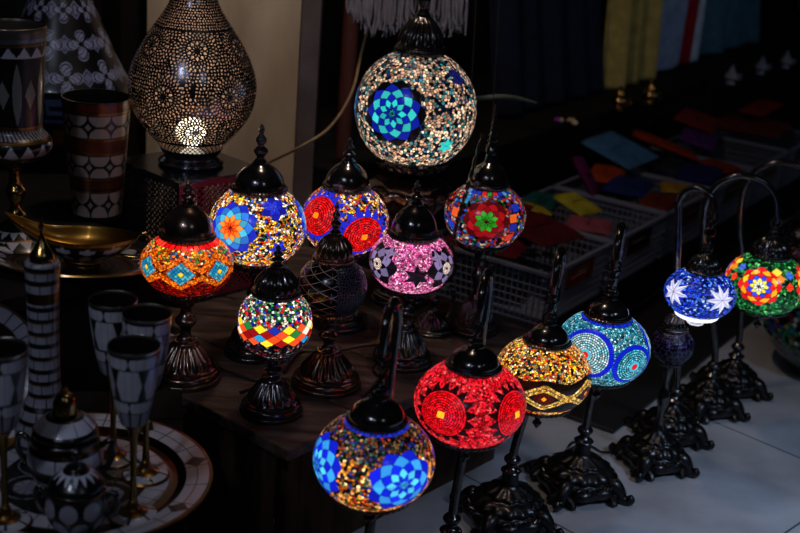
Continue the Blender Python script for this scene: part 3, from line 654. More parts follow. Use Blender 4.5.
neck = g.s > np.interp(zc + .72 * (zn - zc), pr[:, 1], sv); F1, F2, _ = voro(g, .0056, 6, .15); metal_ = np.where(neck, (F1 > .0016), metal_)
bandm = (np.abs(g.s - .031) < .0022) | (g.s < .004) | (np.abs(g.s - np.interp(zc + .72 * (zn - zc), pr[:, 1], sv)) < .002); metal_ = metal_ | bandm
V = np.stack([g.r * np.sin(g.th), -g.r * np.cos(g.th), np.broadcast_to(pr[:, 1], g.s.shape)], -1); r2 = g.r - .0012
V2 = np.stack([r2 * np.sin(g.th), -r2 * np.cos(g.th), np.broadcast_to(pr[:, 1], g.s.shape)], -1)
keep = metal_[:, :-1].ravel(); Q = grid_quads(nu, nv)[keep]; Qi = Q[:, ::-1] + nu * nv
me = fast_mesh('pierced_body', np.concatenate([V.reshape(-1, 3), V2.reshape(-1, 3)]), np.concatenate([Q, Qi]), slots=np.r_[np.zeros(len(Q)), np.ones(len(Qi))])
link('pierced_body', me, [M['pierced'], M['pierced_in']], tl)
bp = cr([(RL * .50, .0), (RL * .52, .006), (RL * .46, .012), (RL * .42, .018), (RL * .47, .026), (RL * .50, .034), (RL * .48, zb0)], 4)
MB().lathe(np.concatenate([[(0, 0)], bp, [(RL * .3, zb0 + .002), (0, zb0 + .002)]]), 96).build('base', M['pierced'], tl)
MB().lathe(np.concatenate([[(RL * .30, zn + .10)], cr([(RL * .34, zn + .105), (RL * .2, zn + .12), (RL * .12, zn + .15), (.001, zn + .2)], 5)]), 48).build('finial', M['pierced'], tl)
m_, nt_, out_ = newmat('glowing_bulb'); e_ = nt_.nodes.new('ShaderNodeEmission'); e_.inputs[0].default_value = (1, .85, .62, 1); e_.inputs[1].default_value = 3.5; nt_.links.new(e_.outputs[0], out_.inputs[0]); M['bulb'] = m_
bz = z_row(pb[0], pb[1], 132) - BZ
MB().lathe(np.concatenate([[(0, zb0)], cr([(.014, zb0), (.014, bz - .036), (.012, bz - .030)], 3), [(0, bz - .03)]]), 32).build('bulb_socket', M['black'], tl)
MB().lathe(cr([(.011, bz - .03), (.020, bz - .02), (.030, bz - .004), (.0295, bz + .010), (.018, bz + .024), (.0004, bz + .029)], 6), 40).build('glowing_bulb', M['bulb'], tl)
bulb(tl, bz + .03, .50, (1, .80, .66), rad=.02)

# ------------------------------------------------------------------ inlaid goods on the left
PEARL, PEARL2, BLK, BRS, COP = (182, 180, 190), (140, 138, 150), (10, 9, 10), (150, 108, 50), (95, 40, 18)
def painted(name, prof, art, parent, nu=300, nv=160, k=8, heading=0.0, mat='inlay'):
    """turned body whose inlay comes from art(th, s, z, r) -> colour index array; palette alpha = metal"""
    p = cr(prof, k) if k > 1 else np.asarray(prof, float); seg = np.r_[0, np.cumsum(np.hypot(*np.diff(p, axis=0).T))]
    sv = np.unique(np.r_[np.linspace(0, seg[-1], nv), seg]) ; pr = np.stack([np.interp(sv, seg, p[:, 0]), np.interp(sv, seg, p[:, 1])], 1); th = np.arange(nu) / nu * 2 * PI - PI
    TH, S = np.meshgrid(th, sv, indexing='ij'); R = np.maximum(np.broadcast_to(pr[:, 0], TH.shape), 1e-4); Z = np.broadcast_to(pr[:, 1], TH.shape)
    C = art(TH, S, Z, R, seg[-1]); a = TH + heading
    V = np.stack([R * np.sin(a), -R * np.cos(a), Z], -1).reshape(-1, 3)
    return link(name, fast_mesh(name, V, grid_quads(nu, len(sv)), C.reshape(-1, 4), sharp=50), M[mat], parent)
def C4(c, metal=0.0): return np.array([*lin(c), metal])
cP, cP2, cK, cB, cC, cW = C4(PEARL), C4(PEARL2), C4(BLK), C4(BRS, 1), C4(COP, .35), C4((205, 205, 220))
def fill(shape, c): return np.broadcast_to(c, shape + (4,)).copy()
def tiles(TH, n, f_edge=.05): t = np.mod(TH * n / (2 * PI), 1); return np.minimum(t, 1 - t) < f_edge

TRZ = .315
tc_ = on_z(75, 475, TRZ); TR = 137 / scale_at(tc_)
def tray_art(TH, S, Z, R, L):
    C = fill(TH.shape, cK); x = R / TR; up = S < L * .52
    def ringt(a, b, n, c=cP):
        nonlocal C
        m = (x > a) & (x < b); C[m] = c
        C[m & (tiles(TH, n, .03) | (np.abs(x - a) < .006) | (np.abs(x - b) < .006))] = cK
    ringt(.80, .885, 60); ringt(.885, .975, 60, cP)
    t = np.mod(TH * 8 / (2 * PI), 1) - .5; C[(x > .80) & (x < .975) & (np.abs(t) * 9 < 1 - np.abs(x - .888) / .088)] = cK
    m = (x > .70) & (x <= .80); C[m] = cB * np.array([.16, .16, .16, 1]); C[(x > .975)] = cB * np.array([.5, .5, .5, 1])
    ringt(.52, .68, 30)
    u = x * np.cos(TH); v = x * np.sin(TH)
    for k in range(6):
        a = k * PI / 3; d = np.hypot(u - .34 * np.cos(a), v - .34 * np.sin(a)); m = (x < .52) & (d < .17); C[m] = cP2; C[m & (np.abs(d - .13) < .03)] = cK; C[m & tiles(np.arctan2(v - .34 * np.sin(a), u - .34 * np.cos(a)), 8, .06)] = cK
    d = x; C[d < .17] = cP; C[(d < .13) & (d > .1)] = cK
    return C
tr = thing('tray', 'large round mother of pearl inlaid tray under the goblets', 'tray', tc_ - np.array([0, 0, .012]))
painted('tray_plate', [(.0, .0), (TR * .7, .0), (TR * .80, .004), (TR * .97, .010), (TR, .0125), (TR * .995, .015), (TR * .97, .015), (TR * .80, .010), (TR * .74, .0045), (TR * .70, .0055), (TR * .66, .006), (.0, .006)], tray_art, tr, 520, 260, 1)
TZ = TRZ - .0055
st = thing('crate', 'dark wooden crate beneath the round inlaid tray', 'crate', (tc_[0] - .075, tc_[1] + .075, 0), math.radians(12))
for k in range(4): bevel(MB().box((0, -.1575 + .105 * k, TRZ - .0215), (.42, .101, .017)).build('top_slat', M['dark'], st, False, None))
for sx in (-1, 1):
    for k in range(3): bevel(MB().box((sx * .200, 0, .05 + .09 * k), (.014, .40, .078)).build('side_slat', M['dark'], st, False, None))
    for sy in (-1, 1): bevel(MB().box((sx * .182, sy * .185, .143), (.02, .02, .286)).build('corner_post', M['dark'], st, False, None))

# goblets
GH = .245
def cup_art(TH, S, Z, R, L):
    C = fill(TH.shape, cK); z = (Z - .135) / (GH - .135); out = S < L * .5
    def caps(a, b, n):
        t = np.mod(TH * n / (2 * PI), 1) - .5; e = np.abs(t) * 2; w = (z - (a + b) / 2) / ((b - a) / 2); m = out & (np.abs(w) < 1) & (e < .96 - .16 * w ** 2); C[m] = cP; C[m & tiles(TH, n * 4, .03)] = cP2
    caps(.82, .96, 5); caps(.24, .38, 5)
    t = np.mod(TH * 5 / (2 * PI) + .5, 1) - .5; w = np.abs((z - .6) / .19); m = out & (w < 1) & (np.abs(t) * 2 < .62 + .30 * (1 - w)); C[m] = cP; C[m & (np.abs(np.abs(t) - .12) < .01)] = cP2
    m = out & (z < .22) & (z > .03); C[m] = cP2; C[m & tiles(TH, 10, .12)] = cK
    C[out & (np.abs(z - .98) < .02)] = cB; C[~out] = C4((40, 36, 34), .6); C[Z > GH - .0016] = C4((190, 180, 165), 1); return C
def foot_art(TH, S, Z, R, L):
    C = fill(TH.shape, cB); x = R / .032; m = (x > .60) & (x < .97); C[m] = cP; C[m & (tiles(TH, 6, .07))] = cK; C[(x > .56) & (x < .62)] = cK; return C
def make_goblet(label, loc):
    r = thing('goblet', label, 'goblet', loc, 0, 'inlaid goblets on the round tray')
    painted('foot', [(0, .0), (.031, .0), (.032, .002), (.030, .004), (.020, .007), (.010, .013), (.0055, .024), (.0, .0241)], foot_art, r, 120, 60, 3)
    MB().lathe(np.concatenate([[(0, .024)], cr([(.0055, .024), (.0042, .05), (.0045, .09), (.0062, .12), (.012, .134), (.015, .137)], 5), [(0, .137)]]), 28).build('stem', M['brass'], r)
    painted('bowl', [(.0, .137), (.015, .137), (.020, .150), (.0255, .175), (.030, .205), (.0325, .232), (.0335, GH), (.0322, GH), (.0305, .225), (.027, .195), (.018, .155), (.0, .150)], cup_art, r, 200, 140, 4); return r
def foot_under(px, rim_row):     # where a goblet of height GH stands so that its rim centre shows at (px, rim_row)
    p = on_z(px, rim_row, TZ + GH); return (p[0], p[1], TZ)
gob = make_goblet('inlaid goblet nearest the front of the group of three, centre of tray', foot_under(134, 346))
dup(gob, foot_under(147, 314), .5, 'inlaid goblet on the right of the group of three')
dup(gob, foot_under(113, 300), 1.1, 'inlaid goblet at the back of the group of three')
dup(gob, foot_under(0, 349), .3, 'inlaid goblet alone at the left edge of the round tray')

# tall banded bottle with a gold stopper
bp_ = on_z(46, 445, TZ)
hB = z_row(bp_[0], bp_[1], 262) - TZ; hS = z_row(bp_[0], bp_[1], 214) - TZ
bo = thing('bottle', 'tall inlaid bottle with pearl bands and a pointed gold stopper', 'bottle', (bp_[0], bp_[1], TZ))
def bottle_art(TH, S, Z, R, L):
    n = 15; t = np.mod(Z / hB * n + .15, 1); C = np.where((t < .62)[..., None], cP2, cK); k = np.floor(Z / hB * n + .15); tt = np.mod(TH * 9 / (2 * PI) + .37 * k, 1); C[(t < .62) & (np.minimum(tt, 1 - tt) < .04)] = cK
    C[(t > .64) & (t < .70)] = cB; C[(Z > hB * .80) & (Z < hB * .86)] = cB * np.array([.6, .6, .6, 1]); C[Z < .006] = cK; return C
painted('bottle_body', [(0, 0), (.040, 0), (.043, .006), (.044, .02), (.040, .045), (.034, .062), (.026, .078), (.0225, .10), (.0215, hB * .6), (.0225, hB * .8), (.0235, hB * .92), (.0235, hB), (.012, hB + .002), (0, hB + .002)], bottle_art, bo, 220, 200, 5)
MB().lathe(np.concatenate([[(0, hB)], cr([(.017, hB + .001), (.016, hB + .012), (.009, hB + .024), (.0035, hB + .036), (.0025, (hB + hS) / 2 + .01), (.004, hS - .018), (.002, hS - .01), (.0003, hS)], 5)]), 40).build('stopper', M['brass'], bo)

def pot(label, base_px, z_top_row, wpx, kind):
    p = on_z(*base_px, TZ); H = z_row(p[0], p[1], z_top_row) - TZ; r = wpx / 2 / scale_at((p[0], p[1], TZ + H * .4))
    root = thing('lidded_pot', label, 'pot', (p[0], p[1], TZ))
    def art(TH, S, Z, R, L):
        C = fill(TH.shape, cK); z = Z / H
        if kind == 0:
            for a, b, n in ((.30, .42, 9), (.10, .18, 9)):
                m = (z > a) & (z < b); C[m] = cP; C[m & tiles(TH, n, .03)] = cK
            C[(z > .44) & (z < .50)] = cB * np.array([.4, .4, .4, 1])
        else:
            for c in (.16, .38):
                t = np.mod(TH * 8 / (2 * PI) + (.5 if c > .3 else 0), 1) - .5; m = (np.abs(t) * 2.3) ** 2 + ((z - c) / .12) ** 2 < .8; C[m] = cP2
            C[(z > .50) & (z < .54)] = cB * np.array([.4, .4, .4, 1])
        return C
    def lid(TH, S, Z, R, L):
        C = fill(TH.shape, cK); x = R / r
        if kind == 0: m = (x > .50) & (x < .80); C[m] = cW; C[m & tiles(TH, 9, .03)] = cK
        else:
            t = np.abs(np.mod(TH * 14 / (2 * PI), 1) - .5) * 2; m = (x > .42) & (x < .74) & (t < (.76 - x) / .32); C[m] = cW
        return C
    if kind == 0:
        painted('pot_body', [(0, 0), (r * .55, 0), (r * .6, .03 * H), (r * .8, .10 * H), (r * .98, .24 * H), (r * 1.0, .36 * H), (r * .92, .46 * H), (r * .80, .54 * H), (0, .54 * H)], art, root, 200, 120, 5)
        painted('lid', [(r * .80, .54 * H), (r * .86, .555 * H), (r * .84, .60 * H), (r * .62, .68 * H), (r * .42, .72 * H), (0, .73 * H)], lid, root, 200, 80, 4)
        f = [(.30 * r, .72 * H), (.33 * r, .76 * H), (.30 * r, .86 * H), (.20 * r, .92 * H), (.08 * r, .94 * H), (.10 * r, .97 * H), (.0004, H)]
    else:
        painted('pot_body', [(0, 0), (r * .5, 0), (r * .56, .03 * H), (r * .9, .18 * H), (r * 1.0, .34 * H), (r * .95, .46 * H), (r * .84, .56 * H), (0, .56 * H)], art, root, 200, 120, 5)
        painted('lid', [(r * .84, .56 * H), (r * .88, .575 * H), (r * .82, .62 * H), (r * .60, .70 * H), (r * .40, .74 * H), (r * .30, .79 * H), (0, .82 * H)], lid, root, 200, 80, 4)
        f = [(.10 * r, .81 * H), (.07 * r, .85 * H), (.15 * r, .91 * H), (.16 * r, .94 * H), (.09 * r, .98 * H), (.0004, H)]
    MB().lathe(np.concatenate([[(0, f[0][1])], cr(f, 5)]), 40).build('knob', M['brass' if kind == 0 else 'black'], root)
    for sgn in (-1, 1):
        MB().tube([(sgn * r * .93, 0, .44 * H), (sgn * r * 1.22, 0, .50 * H), (sgn * r * 1.30, 0, .38 * H), (sgn * r * 1.12, 0, .24 * H), (sgn * r * .96, 0, .22 * H)], .0042, 10).build('handle', M['black'], root)
    return root
pot('inlaid lidded pot with a gold bell knob at the left of the tray', (66, 487), 386, 74, 0)
pot('small dark lidded pot with ball knob and white triangles at the tray front', (77, 531), 448, 62, 1)

# back counter on the left
CZ = .42
k0 = on_z(75, 262, CZ)
co = thing('counter', 'dark wooden counter on the left carrying platter, chalice and tumbler', 'counter', (c0[0], c0[1], 0))
for u0, u1, v0, v1 in ((.475, .86, -.9, .165), (.86, 1.3, -.9, .35)):
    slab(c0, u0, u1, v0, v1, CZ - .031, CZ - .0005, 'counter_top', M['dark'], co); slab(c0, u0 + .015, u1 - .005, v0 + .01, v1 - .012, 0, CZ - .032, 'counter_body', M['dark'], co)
# oval platter
pp = on_z(72, 267, CZ); PR = 88 / scale_at(pp)
pl = thing('platter', 'oval brass rimmed inlaid platter under the sauce boat', 'platter', (pp[0], pp[1], CZ)); pl.scale = (1, .62, 1)
def platter_art(TH, S, Z, R, L):
    C = fill(TH.shape, cK); x = R / PR; C[x > .955] = cB; C[(x > .70) & (x < .73)] = cB; C[(x > .62) & (x < .645)] = cB
    t = np.mod(TH * 22 / (2 * PI), 1) - .5; m = ((np.abs(t) * 2.6) ** 2 + ((x - .84) / .09) ** 2) < 1; C[m] = cP; C[(x < .6) & (np.mod(x * 12, 1) < .2)] = cB; return C
painted('platter_plate', [(0, 0), (PR * .6, 0), (PR * .72, .004), (PR * .97, .014), (PR, .017), (PR * .98, .020), (PR * .74, .008), (PR * .62, .005), (0, .005)], platter_art, pl, 300, 160, 1)
# sauce boat
sp = on_z(82, 262, CZ + .006); SL = 54 / scale_at(sp)
sb = thing('sauce_boat', 'oil lamp shaped sauce boat with gold inside and inlaid outside on the platter', 'sauce boat', (sp[0], sp[1], CZ + .0065))
def boat(nu=160, nv=60):
    th = np.arange(nu) / nu * 2 * PI - PI; t = np.linspace(0, 1, nv); T, U = np.meshgrid(th, t, indexing='ij')
    prof = np.array(cr([(.0, .0), (.30, .0), (.34, .05), (.30, .12), (.55, .28), (.85, .60), (1.0, 1.0), (.97, 1.0), (.80, .60), (.5, .34), (.0, .26)], 8)); k = np.linspace(0, 1, len(prof))
    rr = np.interp(U, k, prof[:, 0]); zz = np.interp(U, k, prof[:, 1])
    ca, sa = np.cos(T), np.sin(T); sp_ = np.clip(-ca, 0, 1) ** 6
    x = rr * ca * SL * (1 + .42 * sp_ * np.clip(zz, 0, 1)); y = rr * sa * SL * .55 * (1 - .3 * np.clip(-ca, 0, 1) * np.clip(zz, 0, 1)); z = zz * (.048 + .030 * sp_ + .004 * np.clip(ca, 0, 1))
    C = fill(T.shape, cK); out = U < .56; p = T * 12 / (2 * PI) + zz * 3; q_ = T * 12 / (2 * PI) - zz * 3
    m = out & (np.mod(np.floor(p) + np.floor(q_), 2) == 0) & (zz > .2) & (zz < .93) & (np.abs(p - np.round(p)) > .08) & (np.abs(q_ - np.round(q_)) > .08); C[m] = cP
    C[~out] = C4((190, 130, 50), 1); C[(zz > .955)] = cB; C[out & (zz < .12)] = cB
    return np.stack([x, y, z], -1), C
P, C = boat(); link('bowl', fast_mesh('bowl', P.reshape(-1, 3), grid_quads(160, 60), C.reshape(-1, 4), sharp=60), M['inlay'], sb)
MB().tube([(SL * .95, 0, .046), (SL * 1.10, 0, .062), (SL * 1.24, 0, .056), (SL * 1.24, 0, .034), (SL * 1.06, 0, .018), (SL * .72, 0, .018)], .0036, 10).build('handle', M['brass'], sb)
# tumbler
cp = on_z(97, 215, CZ + .0005); hT = z_row(cp[0], cp[1], 96) - CZ; rT = 34.5 / scale_at((cp[0], cp[1], CZ + hT))
def tumbler_art(TH, S, Z, R, L):
    C = fill(TH.shape, cK); z = Z / hT; out = S < L * .52
    def scales(a, b):
        m = out & (z > a) & (z < b); mid = (a + b) / 2; n = 9; w = 2 * PI * rT * .85 / n; hz = (b - a) / 2 * hT
        t = (np.mod(TH * n / (2 * PI), 1) - .5) * w
        for base in (a, b):
            d = np.abs(z - base) * hT; k = m & ((np.abs(z - base) < (b - a) / 2)) & ((t / (w * .47)) ** 2 + (d / (hz * .94)) ** 2 < 1); C[k] = C4((165, 148, 142))
        t2 = (np.mod(TH * n / (2 * PI) + .5, 1) - .5) * w; k = m & (np.abs(t2) + np.abs(z - mid) * hT < w * .17); C[k] = C4((150, 140, 140))
    scales(.04, .25); scales(.38, .56); scales(.71, .89)
    for a, b in ((.28, .35), (.59, .68), (.92, .985)):
        m = out & (z > a) & (z < b); C[m] = cC; C[m & tiles(TH, 14, .02)] = cK
    for a in (.26, .36, .575, .69, .905): C[out & (np.abs(z - a) < .008)] = cB
    C[~out] = C4((30, 32, 32), .5); return C
tu = thing('tumbler', 'tapered tumbler with copper bands and pearl fish scale inlay', 'tumbler', (cp[0], cp[1], CZ))
painted('tumbler_body', [(0, .0), (rT * .70, .0), (rT * .72, .01), (rT * .86, hT * .5), (rT * .99, hT * .97), (rT, hT), (rT * .95, hT), (rT * .93, hT * .96), (rT * .66, .02), (0, .02)], tumbler_art, tu, 300, 260, 1)
# big goblet
gp = on_z(17, 243, CZ + .0005); hG = z_row(gp[0], gp[1], 26) - CZ; rG = 35 / scale_at((gp[0], gp[1], CZ + hG))
def chalice_art(TH, S, Z, R, L):
    C = fill(TH.shape, cK); z = Z / hG; out = S < L * .55
    t = np.mod(TH * 7 / (2 * PI), 1) - .5; w = (z - .72) / .14; m = out & (np.abs(t) < .17 * (1 - w ** 2)) & (np.abs(w) < 1); C[m] = C4((120, 118, 116))
    t = np.mod(TH * 7 / (2 * PI) + .5, 1) - .5; m = out & (np.abs(t) * 2.4 + np.abs(w) * 1.2 < .55); C[m] = C4((120, 118, 116))
    for a, b, n in ((.44, .50, 14), (.885, .93, 14)):
        t = np.abs(np.mod(TH * n / (2 * PI), 1) - .5) * 2; m = out & (z > a) & (z < b) & (t < (b - z) / (b - a)); C[m] = cP
    m = out & (z > .52) & (z < .56); C[m & (np.mod(TH * 24 / PI + z * 30, 1) < .5)] = cP2
    for a in (.42, .51, .57, .935): C[out & (np.abs(z - a) < .006)] = cB
    m = out & (z > .945); C[m] = C4((150, 152, 160), .9); C[~out] = C4((120, 110, 100), .8); return C
def chfoot_art(TH, S, Z, R, L):
    C = fill(TH.shape, cK); x = R / (rG * 1.35); t = np.abs(np.mod(TH * 16 / (2 * PI), 1) - .5) * 2
    C[(x > .45) & (x < .66) & (t < (.66 - x) / .21)] = cP; C[(x > .70) & (x < .92) & (t < (.92 - x) / .22)] = cP; C[x > .95] = cB; C[np.abs(x - .68) < .012] = cB; return C
big = thing('goblet', 'big inlaid chalice with silver rim and gold stem at left edge, before the cone', 'goblet', (gp[0], gp[1], CZ))
painted('foot', [(0, 0), (rG * 1.33, 0), (rG * 1.35, .004), (rG * 1.2, .012), (rG * .8, .026), (rG * .4, .040), (rG * .2, .05), (0, .0505)], chfoot_art, big, 200, 100, 4)
MB().lathe(np.concatenate([[(0, .05)], cr([(rG * .26, .05), (rG * .3, .056), (rG * .2, .066), (rG * .17, .08), (rG * .3, .10), (rG * .2, .115), (rG * .2, hG * .36), (rG * .4, hG * .385)], 5), [(0, hG * .385)]]), 40).build('stem', M['brass'], big)
painted('bowl', [(0, hG * .385), (rG * .4, hG * .385), (rG * .85, hG * .42), (rG * 1.08, hG * .46), (rG * 1.08, hG * .50), (rG * .86, hG * .54), (rG * .84, hG * .58), (rG * .9, hG * .75), (rG * .97, hG * .94), (rG, hG), (rG * .96, hG), (rG * .92, hG * .9), (rG * .7, hG * .6), (0, hG * .56)], chalice_art, big, 260, 240, 3)
# conical tagine lid with blue white flowers
tp = on_z(63, 162, CZ); th_ = z_row(tp[0], tp[1], 80) - CZ; rC = 66 / scale_at((tp[0], tp[1], CZ + th_))
ap = z_row(tp[0], tp[1], -52) - CZ
def tagine_art(TH, S, Z, R, L):
    C = fill(TH.shape, C4((9, 10, 16))); s = S
    n = 9; H = .074; t = TH * n / (2 * PI); row = np.floor(s / H); u = (np.mod(t + .5 * np.mod(row, 2), 1) - .5) * 2 * PI * R / n; v = (np.mod(s / H, 1) - .5) * H
    c = lin((125, 135, 175))
    rho = np.hypot(u, v); ph = np.arctan2(v, u); k = np.abs(np.cos(2 * ph)); rad = np.minimum(.037, np.pi * R / n * .98)
    pet = (rho < rad * (k ** .55)) & (rho > .006) & (k > .30); edge = pet & (np.abs(rho - rad * k ** .55 * .86) < .0018)
    swirl = pet & (np.mod(rho / .012 + ph * 1.5, 1) < .22) & (rho < rad * k ** .55 * .78)
    C[pet, :3] = c; C[edge | swirl, :3] = lin((14, 18, 40))
    u2 = (np.mod(t + .5 * np.mod(row, 2) + .5, 1) - .5) * 2 * PI * R / n; d = np.abs(u2) + np.abs(v) * .8; m = (d < .017) & ~pet; C[m, :3] = lin((100, 110, 150)); C[m & (d > .010) & (d < .0125), :3] = lin((14, 18, 40))
    C[(Z > ap * .985)] = cB; return C
def tagbase_art(TH, S, Z, R, L):
    C = fill(TH.shape, C4((9, 10, 16))); z = Z / th_; t = np.abs(np.mod(TH * 16 / (2 * PI), 1) - .5) * 2; m = (z > .74) & (z < .93) & (t < .85) ; C[m, :3] = lin((80, 92, 135)); C[m & (np.abs(z - .83) < .03) & (t < .6), :3] = lin((14, 18, 40)); C[np.abs(z - .66) < .02, :3] = lin((60, 75, 130))
    C[(z > .38) & (z < .56) & (t < .5)] = C4((90, 50, 20), .3); return C
tg = thing('tagine', 'cone lidded tagine dish with blue white petal flowers at the back left', 'tagine', (tp[0], tp[1], CZ))
painted('dish', [(0, 0), (rC * .66, 0), (rC * .70, .02), (rC * .86, th_ * .55), (rC * 1.0, th_ * .92), (rC * 1.0, th_), (0, th_)], tagbase_art, tg, 260, 120, 1)
painted('cone_lid', [(rC * .99, th_ + .0005), (rC * 1.0, th_ + .006), (rC * .80, th_ + (ap - th_) * .22), (rC * .52, th_ + (ap - th_) * .55), (rC * .28, th_ + (ap - th_) * .82), (rC * .14, th_ + (ap - th_) * .95), (rC * .10, ap), (0, ap)], tagine_art, tg, 420, 300, 8)
# plate leaning against the counter
lp = at_d(-24, 362, 1.88); LR = 62 / F * 1.88
le = thing('plate', 'inlaid round plate leaning behind the tall bottle at the left edge', 'plate', lp)
def leaning_art(TH, S, Z, R, L):
    C = fill(TH.shape, cK); x = R / LR; m = (x > .74) & (x < .96); C[m] = cP2; C[m & tiles(TH, 26, .05)] = cK; C[x > .97] = cB; C[(x < .5) & tiles(TH, 8, .2)] = cP2; return C
o = painted('plate_disc', [(0, 0), (LR * .6, 0), (LR, .012), (LR * .99, .016), (LR * .7, .006), (0, .005)], leaning_art, le, 240, 90, 1)
le.rotation_euler = (math.radians(66), 0, math.radians(30))

# ------------------------------------------------------------------ setting
fl = struct(link('floor', fast_mesh('floor', np.array([[-3, -1.5, 0], [5, -1.5, 0], [5, 7, 0], [-3, 7, 0]]), np.array([[0, 1, 2, 3]]), smooth=False), [newmat('grey_floor_tiles')[0]]))
mt = fl.data.materials[0]; nt = mt.node_tree; L = nt.links; out = nt.nodes['Material Output'] if 'Material Output' in nt.nodes else nt.nodes[0]
j1, j2, j3, j4 = on_z(729, 428, 0), on_z(800, 458, 0), on_z(532, 511, 0), on_z(785, 533, 0)
ja = math.atan2(j2[1] - j1[1], j2[0] - j1[0]); dn = np.array([-math.sin(ja), math.cos(ja)]); ts = abs((j3 - j1)[:2] @ dn); ta = np.array([math.cos(ja), math.sin(ja)])
TS = ts if ts > .3 else .45
tcn = nt.nodes.new('ShaderNodeTexCoord'); mp = nt.nodes.new('ShaderNodeMapping'); mp.vector_type = 'TEXTURE'; L.new(tcn.outputs['Object'], mp.inputs[0])
o0 = j1[:2] + ta * ((j4 - j1)[:2] @ ta); mp.inputs['Location'].default_value = (o0[0], o0[1], 0); mp.inputs['Rotation'].default_value = (0, 0, ja)
br = nt.nodes.new('ShaderNodeTexBrick'); br.offset = 0; br.inputs['Scale'].default_value = 1; br.inputs['Brick Width'].default_value = TS * 1.0; br.inputs['Row Height'].default_value = TS; br.inputs['Mortar Size'].default_value = .0022; br.inputs['Bias'].default_value = 0
br.inputs['Color1'].default_value = (.42, .42, .44, 1); br.inputs['Color2'].default_value = (.37, .37, .40, 1); br.inputs['Mortar'].default_value = (.06, .06, .065, 1); L.new(mp.outputs[0], br.inputs[0])
nz = nt.nodes.new('ShaderNodeTexNoise'); nz.inputs['Scale'].default_value = 5; nz.inputs['Detail'].default_value = 8; L.new(tcn.outputs['Object'], nz.inputs['Vector'])
rp = nt.nodes.new('ShaderNodeValToRGB'); rp.color_ramp.elements[0].position = .35; rp.color_ramp.elements[0].color = (.55, .53, .52, 1); rp.color_ramp.elements[1].position = .62; L.new(nz.outputs['Fac'], rp.inputs[0])
mx = nt.nodes.new('ShaderNodeMix'); mx.data_type = 'RGBA'; mx.blend_type = 'MULTIPLY'; mx.inputs[0].default_value = .8; L.new(br.outputs['Color'], mx.inputs[6]); L.new(rp.outputs[0], mx.inputs[7])
pbn = nt.nodes.new('ShaderNodeBsdfPrincipled'); pbn.inputs['Roughness'].default_value = .38; L.new(mx.outputs[2], pbn.inputs['Base Color']); L.new(pbn.outputs[0], out.inputs[0])

WY = 2.98
def wallbox(name, c, d, mat, rz=0.0):
    Mx = np.array([[math.cos(rz), -math.sin(rz), 0], [math.sin(rz), math.cos(rz), 0], [0, 0, 1]])
    return struct(MB().box((0, 0, 0), d, Mx).build(name, mat, None, False, None, loc=c))
xl, xr = on_plane(150, 60, (0, WY, 0), np.array([0, 1.0, 0]))[0], on_plane(320, 30, (0, WY, 0), np.array([0, 1.0, 0]))[0]
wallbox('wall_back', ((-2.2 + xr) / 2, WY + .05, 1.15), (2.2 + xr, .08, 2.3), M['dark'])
xj = on_plane(300, 60, (0, WY, 0), np.array([0, 1.0, 0]))[0]
wallbox('door_1', ((xl + xj) / 2, WY - .014, 1.1), (xj - xl, .04, 2.2), M['plaster'])
wallbox('trim_1', ((xj + xr) / 2 + .004, WY - .02, 1.1), (xr - xj, .055, 2.2), M['jamb'])
# worn edge chips along the door
# diagonal wall on the right, behind the baskets
bz_r = .25
C1, C4p = on_z(550, 276, bz_r), on_z(715, 190, bz_r); nrow = (C4p - C1)[:2]; BL = np.linalg.norm(nrow) / 3; nrow = nrow / np.linalg.norm(nrow); mrow = np.array([-nrow[1], nrow[0]])
rzr = math.atan2(nrow[1], nrow[0])
def rowpt(a, b): p = C1[:2] + nrow * a + mrow * b; return p
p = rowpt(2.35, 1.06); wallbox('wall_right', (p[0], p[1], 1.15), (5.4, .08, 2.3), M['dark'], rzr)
rp0 = on_plane(352, 40, (0, 3.05, 0), np.array([0, 1.0, 0])); rp1 = on_plane(341, 150, (0, 3.05, 0), np.array([0, 1.0, 0]))
post = struct(MB().lathe([(0, 0), (.02, 0), (.02, 2.0), (0, 2.0)], 24).build('trim_2', M['red_post'], None, loc=((rp0[0] + rp1[0]) / 2, 3.05, 0)))

# tan cord hung from the door to the ceiling
cord_pts = [on_plane(262, 166, (0, WY - .037, 0), np.array([0, 1.0, 0])), at_d(268, 163, 2.86), at_d(300, 147, 2.74), at_d(330, 127, 2.76), at_d(352, 92, 2.78), at_d(362, 50, 2.8), at_d(374, 10, 2.8), at_d(384, -30, 2.8)]
tag(MB().tube(cord_pts, .0032, 8).build('sagging_wire', M['rope']), 'tan cord sagging from above across the dark gap beside the door', 'cable')
# grey fringe hanging into the picture from above
fr = thing('fringed_cloth', 'grey yarn fringe hanging into the top of the picture above the big globe', 'cloth', at_d(412, -40, 2.75)); f0 = at_d(412, -40, 2.75)
m = MB()
for k in range(150):
    x = 352 + 118 * random.random(); d = 2.72 + .05 * random.random(); low = (24 + 14 * random.random()) if x < 412 or x > 440 else 14 + 12 * random.random()
    if x < 372: low = 6 + 10 * random.random() + (x - 352) * 1.0
    a = at_d(x, -36, d) - f0; b = at_d(x - 3 + random.uniform(-3, 3), low * .5, d) - f0; c = at_d(x - 4 + random.uniform(-5, 5), low, d) - f0
    m.tube([a, (a + b) / 2 + rng.normal(0, .002, 3), b, c], [.0034, .0034, .0032, .0022], 6, 4)
o = m.build('yarn_fringe', M['fringe'], fr); o['kind'] = 'stuff'
a, b = at_d(345, -38, 2.745) - f0, at_d(478, -30, 2.745) - f0
MB().tube([a, (a * .5 + b * .5), b], .012, 10).build('band', M['fringe'], fr)
